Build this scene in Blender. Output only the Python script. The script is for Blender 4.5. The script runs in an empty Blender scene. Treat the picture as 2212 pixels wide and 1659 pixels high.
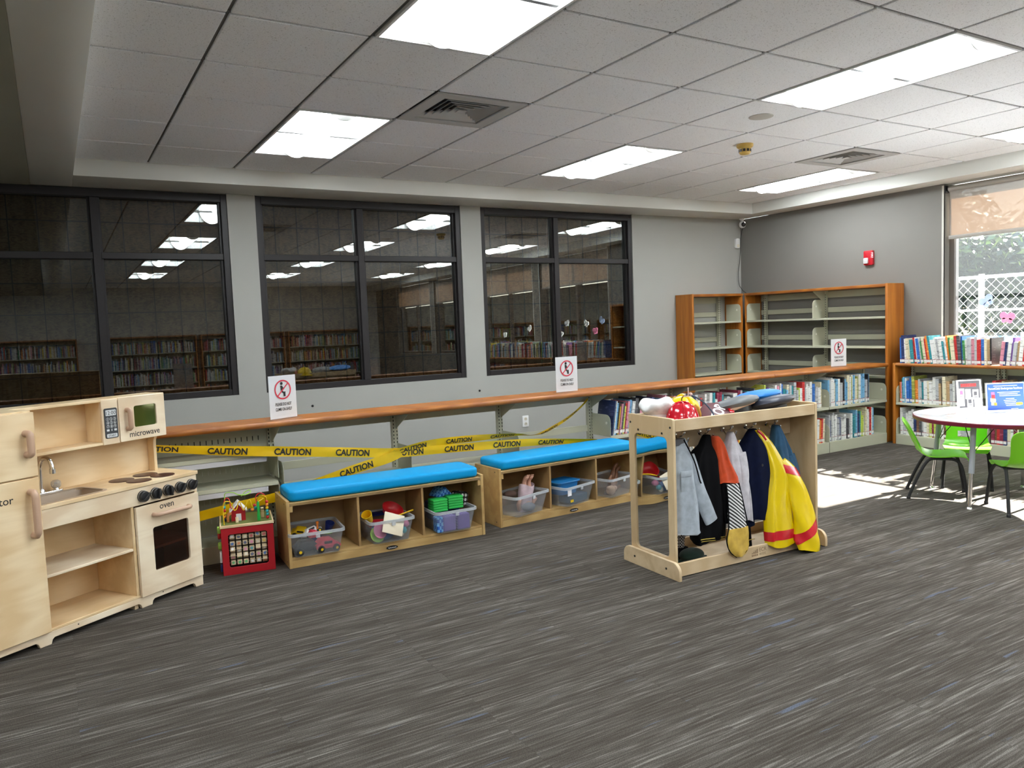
import bpy, bmesh, math, random
from mathutils import Vector, Matrix

random.seed(7)
scene = bpy.context.scene
COL = scene.collection

# ------------------------------------------------------------------ camera
CAM = Vector((-0.706, -6.380, 1.316))
def _cam_axes(yaw, pitch, roll):
    f = Vector((math.sin(yaw)*math.cos(pitch), math.cos(yaw)*math.cos(pitch), math.sin(pitch)))
    r = Vector((math.cos(yaw), -math.sin(yaw), 0)); u = r.cross(f)
    return r*math.cos(roll)+u*math.sin(roll), -r*math.sin(roll)+u*math.cos(roll), f
_r, _u, _f = _cam_axes(math.radians(30.629), math.radians(-4.423), math.radians(-2.174))
cam_data = bpy.data.cameras.new('camera'); cam_ob = bpy.data.objects.new('camera', cam_data)
COL.objects.link(cam_ob)
cam_data.sensor_fit = 'HORIZONTAL'; cam_data.sensor_width = 36.0
cam_data.lens = 36.0*1667.02/2212.0; cam_data.clip_start = 0.05; cam_data.clip_end = 200
cam_ob.matrix_world = Matrix(((_r.x, _u.x, -_f.x, CAM.x), (_r.y, _u.y, -_f.y, CAM.y), (_r.z, _u.z, -_f.z, CAM.z), (0, 0, 0, 1)))
scene.camera = cam_ob

# ------------------------------------------------------------------ sky, sun, exposure
SUN_EL = math.radians(32.9)
world = bpy.data.worlds.new('sky'); scene.world = world; world.use_nodes = True
_nt = world.node_tree; _nt.nodes.clear()
_o = _nt.nodes.new('ShaderNodeOutputWorld'); _b = _nt.nodes.new('ShaderNodeBackground'); _s = _nt.nodes.new('ShaderNodeTexSky')
_s.sky_type = 'NISHITA'; _s.sun_disc = False; _s.sun_elevation = SUN_EL; _s.sun_rotation = math.radians(90)
_s.dust_density = 1.5; _s.ozone_density = 1.2
_b.inputs['Strength'].default_value = 1.25
_nt.links.new(_s.outputs[0], _b.inputs[0]); _nt.links.new(_b.outputs[0], _o.inputs[0])
sun_data = bpy.data.lights.new('sun', 'SUN'); sun_data.energy = 95.0; sun_data.angle = 0.009; sun_data.color = (1.0, 0.95, 0.88)
sun_ob = bpy.data.objects.new('sun', sun_data); COL.objects.link(sun_ob)
sun_ob.rotation_euler = (0, math.pi/2-SUN_EL, 0); sun_ob.location = (20, -3, 13)
LAMP = 31.0            # radiance of the lit fixture lenses
vs = scene.view_settings
vs.view_transform = 'Standard'; vs.look = 'None'; vs.gamma = 1.0; vs.exposure = 0.0; vs.use_curve_mapping = False
scene.cycles.use_denoising = True
scene.cycles.max_bounces = 12; scene.cycles.transparent_max_bounces = 24; scene.cycles.diffuse_bounces = 8
scene.cycles.glossy_bounces = 5; scene.cycles.transmission_bounces = 6
scene.cycles.caustics_reflective = False; scene.cycles.caustics_refractive = False
scene.cycles.sample_clamp_indirect = 25.0

# ------------------------------------------------------------------ room numbers (metres)
WY, RX, CZ, SZ, T = 0.43, 6.68, 2.61, 2.49, 0.6096    # window wall, right wall, ceiling, soffit underside, ceiling module
LX, FY = -5.2, -11.9                                  # far left wall, wall behind the camera

# ------------------------------------------------------------------ helpers
class MB:
    """collects faces for ONE mesh object"""
    def __init__(s): s.v = []; s.f = []; s.m = []
    def add(s, vs_, fs_, mi=0, M=None):
        o = len(s.v)
        s.v += [tuple(M @ Vector(p)) if M else tuple(p) for p in vs_]
        s.f += [tuple(i+o for i in f) for f in fs_]; s.m += [mi]*len(fs_)
        return s
    def box(s, x0, x1, y0, y1, z0, z1, mi=0, M=None):
        if x0 > x1: x0, x1 = x1, x0
        if y0 > y1: y0, y1 = y1, y0
        if z0 > z1: z0, z1 = z1, z0
        return s.add([(x0,y0,z0),(x1,y0,z0),(x1,y1,z0),(x0,y1,z0),(x0,y0,z1),(x1,y0,z1),(x1,y1,z1),(x0,y1,z1)],
                     [(0,3,2,1),(4,5,6,7),(0,1,5,4),(1,2,6,5),(2,3,7,6),(3,0,4,7)], mi, M)
    def prism(s, poly, d0, d1, axis='z', mi=0, M=None):
        # poly: list of 2d points; axis x -> (y,z), y -> (x,z), z -> (x,y)
        def P(a, b, d): return {'x': (d,a,b), 'y': (a,d,b), 'z': (a,b,d)}[axis]
        n = len(poly)
        ar = sum(poly[i][0]*poly[(i+1)%n][1]-poly[(i+1)%n][0]*poly[i][1] for i in range(n))
        if (ar < 0) != (axis == 'y'): poly = poly[::-1]
        vs_ = [P(a,b,min(d0,d1)) for a,b in poly]+[P(a,b,max(d0,d1)) for a,b in poly]
        fs_ = [tuple(range(n-1,-1,-1)), tuple(range(n,2*n))]+[(i,(i+1)%n,(i+1)%n+n,i+n) for i in range(n)]
        return s.add(vs_, fs_, mi, M)
    def tube(s, path, r, n=8, closed=False, mi=0, M=None):
        pts = [Vector(p) for p in path]; N = len(pts); rr = r if isinstance(r, (list, tuple)) else [r]*N
        vs_ = []; ref = None
        for i, p in enumerate(pts):
            a = pts[(i-1) % N] if (closed or i > 0) else p; b = pts[(i+1) % N] if (closed or i < N-1) else p
            t = (b-a)
            t = t.normalized() if t.length > 1e-9 else Vector((0,0,1))
            if ref is None: ref = Vector((0,0,1)) if abs(t.z) < .9 else Vector((1,0,0))
            e1 = ref-t*ref.dot(t)
            if e1.length < 1e-6: e1 = t.orthogonal()
            e1.normalize(); e2 = t.cross(e1); ref = e1
            for k in range(n):
                an = 2*math.pi*k/n; vs_.append(tuple(p+e1*(rr[i]*math.cos(an))+e2*(rr[i]*math.sin(an))))
        fs_ = []
        for i in range(N if closed else N-1):
            j = (i+1) % N
            for k in range(n): fs_.append((i*n+k, i*n+(k+1) % n, j*n+(k+1) % n, j*n+k))
        if not closed: fs_ += [tuple(range(n-1,-1,-1)), tuple(range((N-1)*n, N*n))]
        return s.add(vs_, fs_, mi, M)
    def lathe(s, prof, n=24, c=(0,0,0), mi=0, M=None, sx=1, sy=1, ring=False):
        vs_ = []; fs_ = []; prof = list(prof)+([prof[0]] if ring else []); N = len(prof)
        for r, z in prof:
            for k in range(n):
                a = 2*math.pi*k/n; vs_.append((c[0]+r*sx*math.cos(a), c[1]+r*sy*math.sin(a), c[2]+z))
        for i in range(N-1):
            for k in range(n): fs_.append((i*n+k, i*n+(k+1) % n, (i+1)*n+(k+1) % n, (i+1)*n+k))
        if prof[0][0] > 1e-3 and not ring: fs_.append(tuple(range(n-1,-1,-1)))
        if prof[-1][0] > 1e-3 and not ring: fs_.append(tuple(range((N-1)*n, N*n)))
        return s.add(vs_, fs_, mi, M)
    def ball(s, c, r, n=12, mi=0, M=None, sc=(1,1,1)):
        rr = [(r*math.sin(math.pi*i/(n//2)), -r*math.cos(math.pi*i/(n//2))*sc[2]) for i in range(n//2+1)]
        rr[0] = (1e-4, rr[0][1]); rr[-1] = (1e-4, rr[-1][1])
        return s.lathe(rr, n, c, mi, M, sc[0], sc[1])
    def grid(s, fn, nu, nv, mi=0, M=None, wrap=False):
        vs_ = [tuple(fn(i/nu, j/nv)) for i in range(nu+(0 if wrap else 1)) for j in range(nv+1)]
        fs_ = []; NU = nu if wrap else nu+1
        for i in range(nu):
            for j in range(nv):
                a = i*(nv+1)+j; b = ((i+1) % NU)*(nv+1)+j
                fs_.append((a, b, b+1, a+1))
        return s.add(vs_, fs_, mi, M)
    def mesh(s, name, mats, bevel=0, seg=2, smooth=False, sharp=35, recalc=True):
        me = bpy.data.meshes.new(name); me.from_pydata(s.v, [], s.f)
        if not isinstance(mats, (list, tuple)): mats = [mats]
        for m in mats: me.materials.append(m)
        if any(s.m): me.polygons.foreach_set('material_index', s.m)
        if bevel or recalc:
            bm = bmesh.new(); bm.from_mesh(me)
            if recalc: bmesh.ops.recalc_face_normals(bm, faces=bm.faces)
            if bevel:
                ed = [e for e in bm.edges if len(e.link_faces) == 2 and e.calc_face_angle(0) > .6]
                bmesh.ops.bevel(bm, geom=ed, offset=bevel, segments=seg, profile=.5, affect='EDGES', clamp_overlap=True)
            bm.to_mesh(me); bm.free()
        if smooth or bevel:
            me.polygons.foreach_set('use_smooth', [True]*len(me.polygons))
            me.set_sharp_from_angle(angle=math.radians(sharp))
        me.update(); return me
    def build(s, name, mats, parent=None, bevel=0, seg=2, smooth=False, sharp=35, loc=None, rotz=0, recalc=True):
        return link(name, s.mesh(name, mats, bevel, seg, smooth, sharp, recalc), parent, loc, rotz)

def link(name, me, parent=None, loc=None, rotz=0):
    o = bpy.data.objects.new(name, me); COL.objects.link(o)
    if parent is not None: o.parent = parent
    if loc is not None: o.location = loc
    if rotz: o.rotation_euler = (0, 0, rotz)
    return o
def tag(o, label, cat, group=None, kind=None):
    o['label'] = label; o['category'] = cat
    if group: o['group'] = group
    if kind: o['kind'] = kind
    return o
def thing(name, label, cat, loc=(0,0,0), rotz=0, group=None):
    o = link(name, None, None, loc, rotz); o.empty_display_size = .05
    return tag(o, label, cat, group)
def structure(o, label=None):
    o['kind'] = 'structure'
    if label: o['label'] = label
    return o
def Box(name, m, parent, x0, x1, y0, y1, z0, z1, bevel=0, seg=2):
    return MB().box(x0,x1,y0,y1,z0,z1).build(name, m, parent, bevel, seg)
def T3(loc=(0,0,0), rx=0, ry=0, rz=0, sc=(1,1,1)):
    return Matrix.Translation(loc) @ Matrix.Rotation(rz,4,'Z') @ Matrix.Rotation(ry,4,'Y') @ Matrix.Rotation(rx,4,'X') @ Matrix.Diagonal((*sc,1))
def rrect(w, h, r, n=4, cx=0, cy=0):
    pts = []
    for (sx, sy, a0) in ((1,1,0), (-1,1,90), (-1,-1,180), (1,-1,270)):
        for k in range(n+1):
            a = math.radians(a0+90*k/n); pts.append((cx+sx*(w/2-r)+r*math.cos(a), cy+sy*(h/2-r)+r*math.sin(a)))
    return pts
_txt_cache = {}
def text_faces(txt, size=1.0, bold=0.0, sx=1.0):
    """2D triangles of a word: (verts [(x,y)], faces), left-aligned on the baseline, and its width"""
    key = (txt, bold)
    if key not in _txt_cache:
        cu = bpy.data.curves.new('t', 'FONT'); cu.body = txt; cu.size = 1.0; cu.offset = bold; cu.resolution_u = 3
        ob = bpy.data.objects.new('t', cu); COL.objects.link(ob)
        dg = bpy.context.evaluated_depsgraph_get(); me = ob.evaluated_get(dg).to_mesh()
        _txt_cache[key] = ([tuple(v.co[:2]) for v in me.vertices], [tuple(p.vertices) for p in me.polygons])
        ob.evaluated_get(dg).to_mesh_clear(); bpy.data.objects.remove(ob); bpy.data.curves.remove(cu)
    V, F = _txt_cache[key]
    w = max(v[0] for v in V)-min(v[0] for v in V); x0 = min(v[0] for v in V)
    return [((v[0]-x0)*size*sx, v[1]*size) for v in V], F, w*size*sx
def text_on(mb, txt, size, origin, ux, uz, mi=0, bold=0.0, sx=1.0, align='c'):
    """flat lettering on a plane: origin, right vector ux, up vector uz"""
    V, F, w = text_faces(txt, size, bold, sx); off = {'c': -w/2, 'l': 0, 'r': -w}[align]
    o = Vector(origin); ux = Vector(ux); uz = Vector(uz)
    mb.add([o+ux*(x+off)+uz*y for x, y in V], F, mi); return w

# ------------------------------------------------------------------ materials
MATS = {}
def mat(name, col, rough=.6, metal=0, spec=.5, emit=None, est=0, coat=0, sheen=0):
    if name in MATS: return MATS[name]
    m = bpy.data.materials.new(name); m.use_nodes = True; b = m.node_tree.nodes['Principled BSDF']
    b.inputs['Base Color'].default_value = (*col, 1); b.inputs['Roughness'].default_value = rough
    b.inputs['Metallic'].default_value = metal; b.inputs['Specular IOR Level'].default_value = spec
    if coat: b.inputs['Coat Weight'].default_value = coat; b.inputs['Coat Roughness'].default_value = .1
    if sheen: b.inputs['Sheen Weight'].default_value = sheen
    if emit: b.inputs['Emission Color'].default_value = (*emit, 1); b.inputs['Emission Strength'].default_value = est
    MATS[name] = m; return m
def N(m, t, **kw):
    n = m.node_tree.nodes.new(t)
    for k, v in kw.items():
        if k in n.inputs: n.inputs[k].default_value = v
        else: setattr(n, k, v)
    return n
def L(m, a, b): m.node_tree.links.new(a, b)
def ramp(m, fac, stops, interp='LINEAR'):
    r = m.node_tree.nodes.new('ShaderNodeValToRGB'); r.color_ramp.interpolation = interp
    e = r.color_ramp.elements
    while len(e) < len(stops): e.new(.5)
    for i, (p, c) in enumerate(stops): e[i].position = p; e[i].color = (*c, 1)
    L(m, fac, r.inputs[0]); return r.outputs[0]
def bump(m, h, strength, dist=.002):
    b = N(m, 'ShaderNodeBump', Strength=strength, Distance=dist); L(m, h, b.inputs['Height'])
    L(m, b.outputs[0], m.node_tree.nodes['Principled BSDF'].inputs['Normal'])
def coords(m, scale=(1,1,1), rnd=0, kind='Object', rot=(0,0,0)):
    tc = N(m, 'ShaderNodeTexCoord'); mp = N(m, 'ShaderNodeMapping'); mp.inputs['Scale'].default_value = scale; mp.inputs['Rotation'].default_value = rot
    src = tc.outputs[kind]
    if rnd:
        oi = N(m, 'ShaderNodeObjectInfo'); mul = N(m, 'ShaderNodeMath', operation='MULTIPLY'); mul.inputs[1].default_value = rnd
        L(m, oi.outputs['Random'], mul.inputs[0]); ad = N(m, 'ShaderNodeVectorMath', operation='ADD')
        L(m, src, ad.inputs[0]); L(m, mul.outputs[0], ad.inputs[1]); src = ad.outputs[0]
    L(m, src, mp.inputs['Vector']); return mp.outputs[0]
def wood(name, c1, c2, scale, rough=.45, rnd=37, det=.35, coat=0):
    """grain stretched along the axis whose scale is smallest"""
    m = mat(name, c1, rough, coat=coat); b = m.node_tree.nodes['Principled BSDF']
    v = coords(m, scale, rnd)
    n1 = N(m, 'ShaderNodeTexNoise', Scale=1.0, Detail=6, Roughness=.6, Distortion=1.2); L(m, v, n1.inputs['Vector'])
    w = N(m, 'ShaderNodeTexWave', Scale=.8, Distortion=7, Detail=3); L(m, v, w.inputs['Vector'])
    mx = N(m, 'ShaderNodeMath', operation='MULTIPLY_ADD'); L(m, w.outputs['Fac'], mx.inputs[0]); mx.inputs[1].default_value = det; L(m, n1.outputs['Fac'], mx.inputs[2])
    L(m, ramp(m, mx.outputs[0], [(.35, c1), (.6, tuple((a+b_)/2 for a, b_ in zip(c1, c2))), (.85, c2)]), b.inputs['Base Color'])
    return m
def cloth(name, col, rough=.85, sc=600, sheen=.15):
    m = mat(name, col, rough, sheen=sheen, spec=.12); v = coords(m)
    n = N(m, 'ShaderNodeTexNoise', Scale=sc*.05, Detail=4); L(m, v, n.inputs['Vector'])
    L(m, ramp(m, n.outputs['Fac'], [(.3, tuple(c*.82 for c in col)), (.7, tuple(min(1, c*1.1) for c in col))]), m.node_tree.nodes['Principled BSDF'].inputs['Base Color'])
    n2 = N(m, 'ShaderNodeTexNoise', Scale=sc, Detail=2); L(m, v, n2.inputs['Vector']); bump(m, n2.outputs['Fac'], .25, .001)
    return m
def mixed(name, parts):
    """parts: [(shader node type, {input: value}, weight)]; weights add to 1"""
    m = bpy.data.materials.new(name); m.use_nodes = True; nt = m.node_tree; nt.nodes.clear()
    out = nt.nodes.new('ShaderNodeOutputMaterial'); acc = None; tot = 0
    for t, inp, w in parts:
        n = nt.nodes.new(t)
        for k, v_ in inp.items(): n.inputs[k].default_value = v_
        tot += w
        if acc is None: acc = n.outputs[0]
        else:
            mx = nt.nodes.new('ShaderNodeMixShader'); mx.inputs[0].default_value = w/tot
            nt.links.new(acc, mx.inputs[1]); nt.links.new(n.outputs[0], mx.inputs[2]); acc = mx.outputs[0]
    nt.links.new(acc, out.inputs[0]); MATS[name] = m; return m
def pane_mat(name, tint, refl_n=1.5, haze=0.0, gain=1.0):
    """thin pane: see-through, mirror-like by Fresnel, a little dust haze"""
    m = bpy.data.materials.new(name); m.use_nodes = True; nt = m.node_tree; nt.nodes.clear()
    out = nt.nodes.new('ShaderNodeOutputMaterial'); tr = nt.nodes.new('ShaderNodeBsdfTransparent'); tr.inputs[0].default_value = (*tint, 1)
    gl = nt.nodes.new('ShaderNodeBsdfGlossy'); gl.inputs['Roughness'].default_value = 0.0; gl.inputs[0].default_value = (.95, 1, .98, 1)
    fr = nt.nodes.new('ShaderNodeFresnel'); fr.inputs[0].default_value = refl_n
    mu = nt.nodes.new('ShaderNodeMath'); mu.operation = 'MULTIPLY'; mu.inputs[1].default_value = gain; mu.use_clamp = True
    geo = nt.nodes.new('ShaderNodeNewGeometry')
    nt.links.new(fr.outputs[0], mu.inputs[0])
    base = tr.outputs[0]
    if haze:
        tl = nt.nodes.new('ShaderNodeBsdfTranslucent'); tl.inputs[0].default_value = (.85, .95, 1, 1)
        hx = nt.nodes.new('ShaderNodeMixShader'); hx.inputs[0].default_value = haze
        nt.links.new(base, hx.inputs[1]); nt.links.new(tl.outputs[0], hx.inputs[2]); base = hx.outputs[0]
    mx = nt.nodes.new('ShaderNodeMixShader'); nt.links.new(mu.outputs[0], mx.inputs[0])
    nt.links.new(base, mx.inputs[1]); nt.links.new(gl.outputs[0], mx.inputs[2]); nt.links.new(mx.outputs[0], out.inputs[0])
    MATS[name] = m; return m

def wall_paint(name, col):
    m = mat(name, col, .7, spec=.3); v = coords(m)
    n = N(m, 'ShaderNodeTexNoise', Scale=260, Detail=2); L(m, v, n.inputs['Vector']); bump(m, n.outputs['Fac'], .12, .001)
    n2 = N(m, 'ShaderNodeTexNoise', Scale=1.1, Detail=3); L(m, v, n2.inputs['Vector'])
    L(m, ramp(m, n2.outputs['Fac'], [(.3, tuple(c*.96 for c in col)), (.7, tuple(c*1.03 for c in col))]), m.node_tree.nodes['Principled BSDF'].inputs['Base Color'])
    return m
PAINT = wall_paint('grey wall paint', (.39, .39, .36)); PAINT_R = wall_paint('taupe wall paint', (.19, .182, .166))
PAINT_L = wall_paint('off-white wall paint', (.60, .60, .57)); PAINT_S = wall_paint('soffit paint', (.66, .66, .62)); OLIVEM = wall_paint('dark olive bulkhead', (.30, .30, .24))
BRONZE = mat('dark bronze aluminium', (.017, .014, .0145), .45, spec=.4); BRONZE_R = mat('brown aluminium', (.10, .085, .075), .45)
STEEL = mat('almond enamelled steel', (.47, .47, .36), .42); STEEL_D = mat('slot shadow black', (.01, .01, .01), .9)
STEEL_P = mat('pale grey shelf label strip', (.52, .51, .53), .5)
CHROME = mat('chrome', (.75, .75, .76), .15, metal=1); ALU = mat('dull aluminium', (.55, .55, .56), .35, metal=1)
WHITE = mat('white plastic', (.80, .80, .79), .4); BLACK = mat('black plastic', (.012, .012, .013), .4); BLACKM = mat('black rubber', (.015, .015, .015), .8)
PAPER = mat('white paper', (.85, .85, .87), .6); INK = mat('black ink', (.012, .012, .014), .6); REDINK = mat('red ink', (.62, .03, .06), .5)
BIRCH_X = wood('birch plywood grain across', (.83, .67, .44), (.66, .47, .26), (1.3, 7, 7)); BIRCH_Z = wood('birch plywood grain upright', (.84, .69, .46), (.72, .54, .31), (7, 7, 1.6))
BIRCH_IN = wood('birch plywood inside', (.78, .60, .36), (.66, .47, .25), (1.6, 8, 8)); BIRCH_PALE = wood('pale birch face', (.86, .75, .57), (.68, .53, .36), (1.3, 7, 7))
BEECH = mat('pinkish wooden handle', (.50, .33, .23), .4)
RACKW = wood('rack birch plywood', (.68, .53, .34), (.55, .40, .23), (2.2, 9, 9)); RACKZ = wood('rack birch upright', (.66, .51, .31), (.53, .38, .21), (9, 9, 2.2))
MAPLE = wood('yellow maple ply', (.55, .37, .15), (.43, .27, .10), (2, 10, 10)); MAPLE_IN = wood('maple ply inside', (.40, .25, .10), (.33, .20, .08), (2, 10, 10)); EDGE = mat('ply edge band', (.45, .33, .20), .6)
OAK_X = wood('orange oak grain along x', (.43, .15, .020), (.28, .085, .011), (1.5, 22, 22), .45); OAK_Y = wood('orange oak grain along y', (.50, .19, .03), (.33, .11, .016), (22, 1.5, 22), .45); OAK_Z = wood('orange oak upright', (.50, .18, .022), (.34, .105, .012), (18, 18, 1.2), .42)
# ================================================================== the room
def carpet_mat():
    m = mat('striated carpet tile', (.1, .1, .09), .95, spec=.1); b = m.node_tree.nodes['Principled BSDF']
    def streak(sc, rnd, det=3, rough=.55, kind=None):
        v = coords(m, sc, rnd)
        if kind: g_ = N(m, 'ShaderNodeNewGeometry'); mp_ = N(m, 'ShaderNodeMapping'); mp_.inputs['Scale'].default_value = sc; L(m, g_.outputs['Position'], mp_.inputs['Vector']); v = mp_.outputs[0]
        n = N(m, 'ShaderNodeTexNoise', Scale=1.0, Detail=det, Roughness=rough); L(m, v, n.inputs['Vector']); return n.outputs['Fac']
    a1 = streak((5.5, 92, 1), 91); a2 = streak((3.4, 118, 1), 0, kind='pos'); am = N(m, 'ShaderNodeMath', operation='MULTIPLY_ADD'); L(m, a1, am.inputs[0]); am.inputs[1].default_value = .45; a3 = N(m, 'ShaderNodeMath', operation='MULTIPLY'); L(m, a2, a3.inputs[0]); a3.inputs[1].default_value = .55; L(m, a3.outputs[0], am.inputs[2]); a = am.outputs[0]
    c = streak((.35, 13, 1), 0, kind='pos'); d = streak((3.0, 34, 1), 23)
    ad = N(m, 'ShaderNodeMath', operation='MULTIPLY_ADD'); L(m, a, ad.inputs[0]); ad.inputs[1].default_value = .74; ml = N(m, 'ShaderNodeMath', operation='MULTIPLY'); L(m, c, ml.inputs[0]); ml.inputs[1].default_value = .26; L(m, ml.outputs[0], ad.inputs[2])
    base = ramp(m, ad.outputs[0], [(.36, (.044, .036, .028)), (.48, (.068, .059, .049)), (.55, (.098, .089, .077)), (.64, (.20, .187, .165))])
    blue = ramp(m, d, [(.66, (0, 0, 0)), (.72, (1, 1, 1))])
    mx = N(m, 'ShaderNodeMix', data_type='RGBA'); L(m, blue, mx.inputs[0]); L(m, base, mx.inputs[6]); mx.inputs[7].default_value = (.095, .11, .145, 1)
    y = coords(m, (260, 420, 1)); ny = N(m, 'ShaderNodeTexNoise', Scale=1, Detail=2); L(m, y, ny.inputs['Vector'])
    yr = ramp(m, ny.outputs['Fac'], [(.3, (.55, .55, .55)), (.7, (1.35, 1.35, 1.35))])
    mu = N(m, 'ShaderNodeMix', data_type='RGBA', blend_type='MULTIPLY'); mu.inputs[0].default_value = 1; L(m, mx.outputs[2], mu.inputs[6]); L(m, yr, mu.inputs[7])
    L(m, mu.outputs[2], b.inputs['Base Color']); bump(m, ny.outputs['Fac'], .5, .003)
    return m
CARPET = carpet_mat()
floor = structure(MB().box(LX, RX+.2, FY, WY+.2, -.06, -.006).build('floor', CARPET), 'striated grey-brown carpet tile floor')
_ct = MB().box(-.3, .3, -.3, .3, -.006, 0).mesh('carpet_tile', CARPET, bevel=.0004, seg=1)
for i in range(-6, 8):
    for j in range(-6, 4):
        o = link('carpet_tile', _ct, floor, (1.98+i*.6, -2.2+j*.6+.3, 0))
        if (i+j) % 2: o.rotation_euler = (0, 0, math.pi)

# ceiling: slab above, lay-in tiles and tee bars as parts
def tile_mat():
    m = mat('fissured ceiling tile', (.70, .70, .70), .9, spec=.15); b = m.node_tree.nodes['Principled BSDF']
    v = coords(m, (1, 1, 1), 77)
    w = N(m, 'ShaderNodeTexNoise', Scale=150, Detail=2, Roughness=.6, Distortion=.8); L(m, v, w.inputs['Vector'])
    vo = N(m, 'ShaderNodeTexVoronoi', Scale=130, feature='F1'); L(m, v, vo.inputs['Vector'])
    f1 = ramp(m, w.outputs['Fac'], [(.31, (.45, .46, .47)), (.38, (.90, .92, .95))]); f2 = ramp(m, vo.outputs['Distance'], [(.10, (.5, .5, .5)), (.18, (1, 1, 1))])
    mu = N(m, 'ShaderNodeMix', data_type='RGBA', blend_type='MULTIPLY'); mu.inputs[0].default_value = 1; L(m, f1, mu.inputs[6]); L(m, f2, mu.inputs[7])
    L(m, mu.outputs[2], b.inputs['Base Color']); bump(m, w.outputs['Fac'], .3, .003); return m
TILE = tile_mat(); BAR_A = mat('dark tee bar', (.10, .10, .098), .5); BAR_B = mat('grey tee bar', (.11, .11, .108), .5)
IX0, IX1 = -0.49, 6.41
ceiling = structure(MB().box(LX, RX+.2, FY, WY+.2, 2.78, 2.86).build('ceiling', PAINT_S), 'suspended ceiling of fissured tiles')
FIX = [(i, j) for j in (1, 5, 9, 13) for i in (1, 5, 9)]
VENTS = [(2, 3), (8, 3)]
skip = {(i, j+d) for i, j in FIX for d in (0, 1)} | set(VENTS)
NJ = 19
_tiles = {}
def tile_mesh(w, h):
    k = (round(w, 3), round(h, 3))
    if k not in _tiles: _tiles[k] = MB().box(-w/2, w/2, -h/2, h/2, 0, .016).mesh('ceiling_tile', TILE, bevel=.003, seg=1)
    return _tiles[k]
for i in range(-1, 11):
    x0, x1 = max(i*T, IX0), min((i+1)*T, IX1)
    for j in range(NJ):
        if (i, j) in skip: continue
        g = .009 if i > -1 else .007
        link('ceiling_tile', tile_mesh(x1-x0-2*g, T-.020), ceiling, ((x0+x1)/2, -(j+.5)*T, CZ))
for i in range(0, 11): Box('tee_bar', BAR_A, ceiling, i*T-.012, i*T+.012, -NJ*T, 0, CZ+.011, CZ+.03)
for j in range(0, NJ+1): Box('tee_bar', BAR_B, ceiling, IX0, IX1, -j*T-.012, -j*T+.012, CZ+.0095, CZ+.026)

# soffits around the tiles
s1 = structure(MB().box(IX0, RX, -.001, WY+.2, SZ, 2.78).build('trim_1', PAINT_S, bevel=.003), 'painted soffit above the dark windows')
s2 = structure(MB().box(IX1, RX+.2, FY, -.001, SZ, 2.78).build('trim_2', PAINT_S, bevel=.003), 'painted soffit above the bright window')
s3 = structure(MB().box(-.76, IX0, FY, WY+.2, SZ, 2.78).build('trim_3', PAINT_S, bevel=.003), 'painted soffit at the left')
LFIX = [(-1.83, -4.27), (-1.83, -6.71), (-1.83, -9.15)]  # unseen row: one mirrored light hints at it, rest added to brighten kitchen
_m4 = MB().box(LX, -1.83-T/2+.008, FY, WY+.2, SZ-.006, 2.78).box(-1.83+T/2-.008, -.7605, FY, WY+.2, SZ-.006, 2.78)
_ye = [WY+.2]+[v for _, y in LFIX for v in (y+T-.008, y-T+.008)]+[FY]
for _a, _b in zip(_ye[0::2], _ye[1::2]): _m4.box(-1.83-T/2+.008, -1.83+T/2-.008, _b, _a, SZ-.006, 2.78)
s4 = structure(_m4.build('trim_4', OLIVEM), 'darker bulkhead at the far left')  # darker olive tone than the other soffits

# window wall (piers, spandrel) with three openings
WIN = [(-1.32, .63), (.86, 2.81), (3.035, 4.965)]; WZ0, WZ1 = .805, 2.484
m = MB()
xs = [LX]+[a for w in WIN for a in w]+[RX]
m.box(LX, RX+.2, WY, WY+.22, 0, WZ0)
for a, b in zip(xs[0::2], xs[1::2]): m.box(a, b+(.2 if b == RX else 0), WY, WY+.22, WZ0, SZ)
wall_back = structure(m.build('wall_back', PAINT), 'light grey painted wall with the dark windows')
# right wall with window openings along it
RWIN = [(-4.02, -2.10), (-6.20, -4.26), (-8.36, -6.44), (-10.5, -8.6)]; RZ0, RZ1 = .86, 2.475
m = MB(); m.box(RX, RX+.2, FY, WY, 0, RZ0)
ys = sorted([FY, WY]+[a for w in RWIN for a in w])
for a, b in zip(ys[0::2], ys[1::2]): m.box(RX, RX+.2, a, b, RZ0, SZ)
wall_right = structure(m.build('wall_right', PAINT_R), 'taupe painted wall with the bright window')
structure(MB().box(LX-.2, LX, FY, WY+.2, 0, SZ).build('wall_left', PAINT_L)); structure(MB().box(LX-.2, RX+.2, FY-.2, FY, 0, 2.78).build('wall_front', PAINT_L))

# dark boarded-up windows
def osb_mat():
    m = mat('oriented strand board', (.2, .12, .05), .8); b = m.node_tree.nodes['Principled BSDF']
    v = coords(m, (9, 9, 22)); n = N(m, 'ShaderNodeTexNoise', Scale=1.4, Detail=1, Distortion=3.5); L(m, v, n.inputs['Vector'])
    v2 = coords(m, (20, 9, 8)); n2 = N(m, 'ShaderNodeTexVoronoi', Scale=1.3); L(m, v2, n2.inputs['Vector'])
    mx = N(m, 'ShaderNodeMath', operation='MULTIPLY_ADD'); L(m, n2.outputs['Distance'], mx.inputs[0]); mx.inputs[1].default_value = .35; L(m, n.outputs['Fac'], mx.inputs[2])
    L(m, ramp(m, mx.outputs[0], [(.4, (.09, .05, .022)), (.6, (.22, .13, .06)), (.85, (.36, .24, .12))]), b.inputs['Base Color']); return m
OSB = osb_mat(); GLASS_D = pane_mat('tinted window glass', (.42, .41, .39), 1.6, gain=2.5)
TILT = math.radians(.42)
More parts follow.
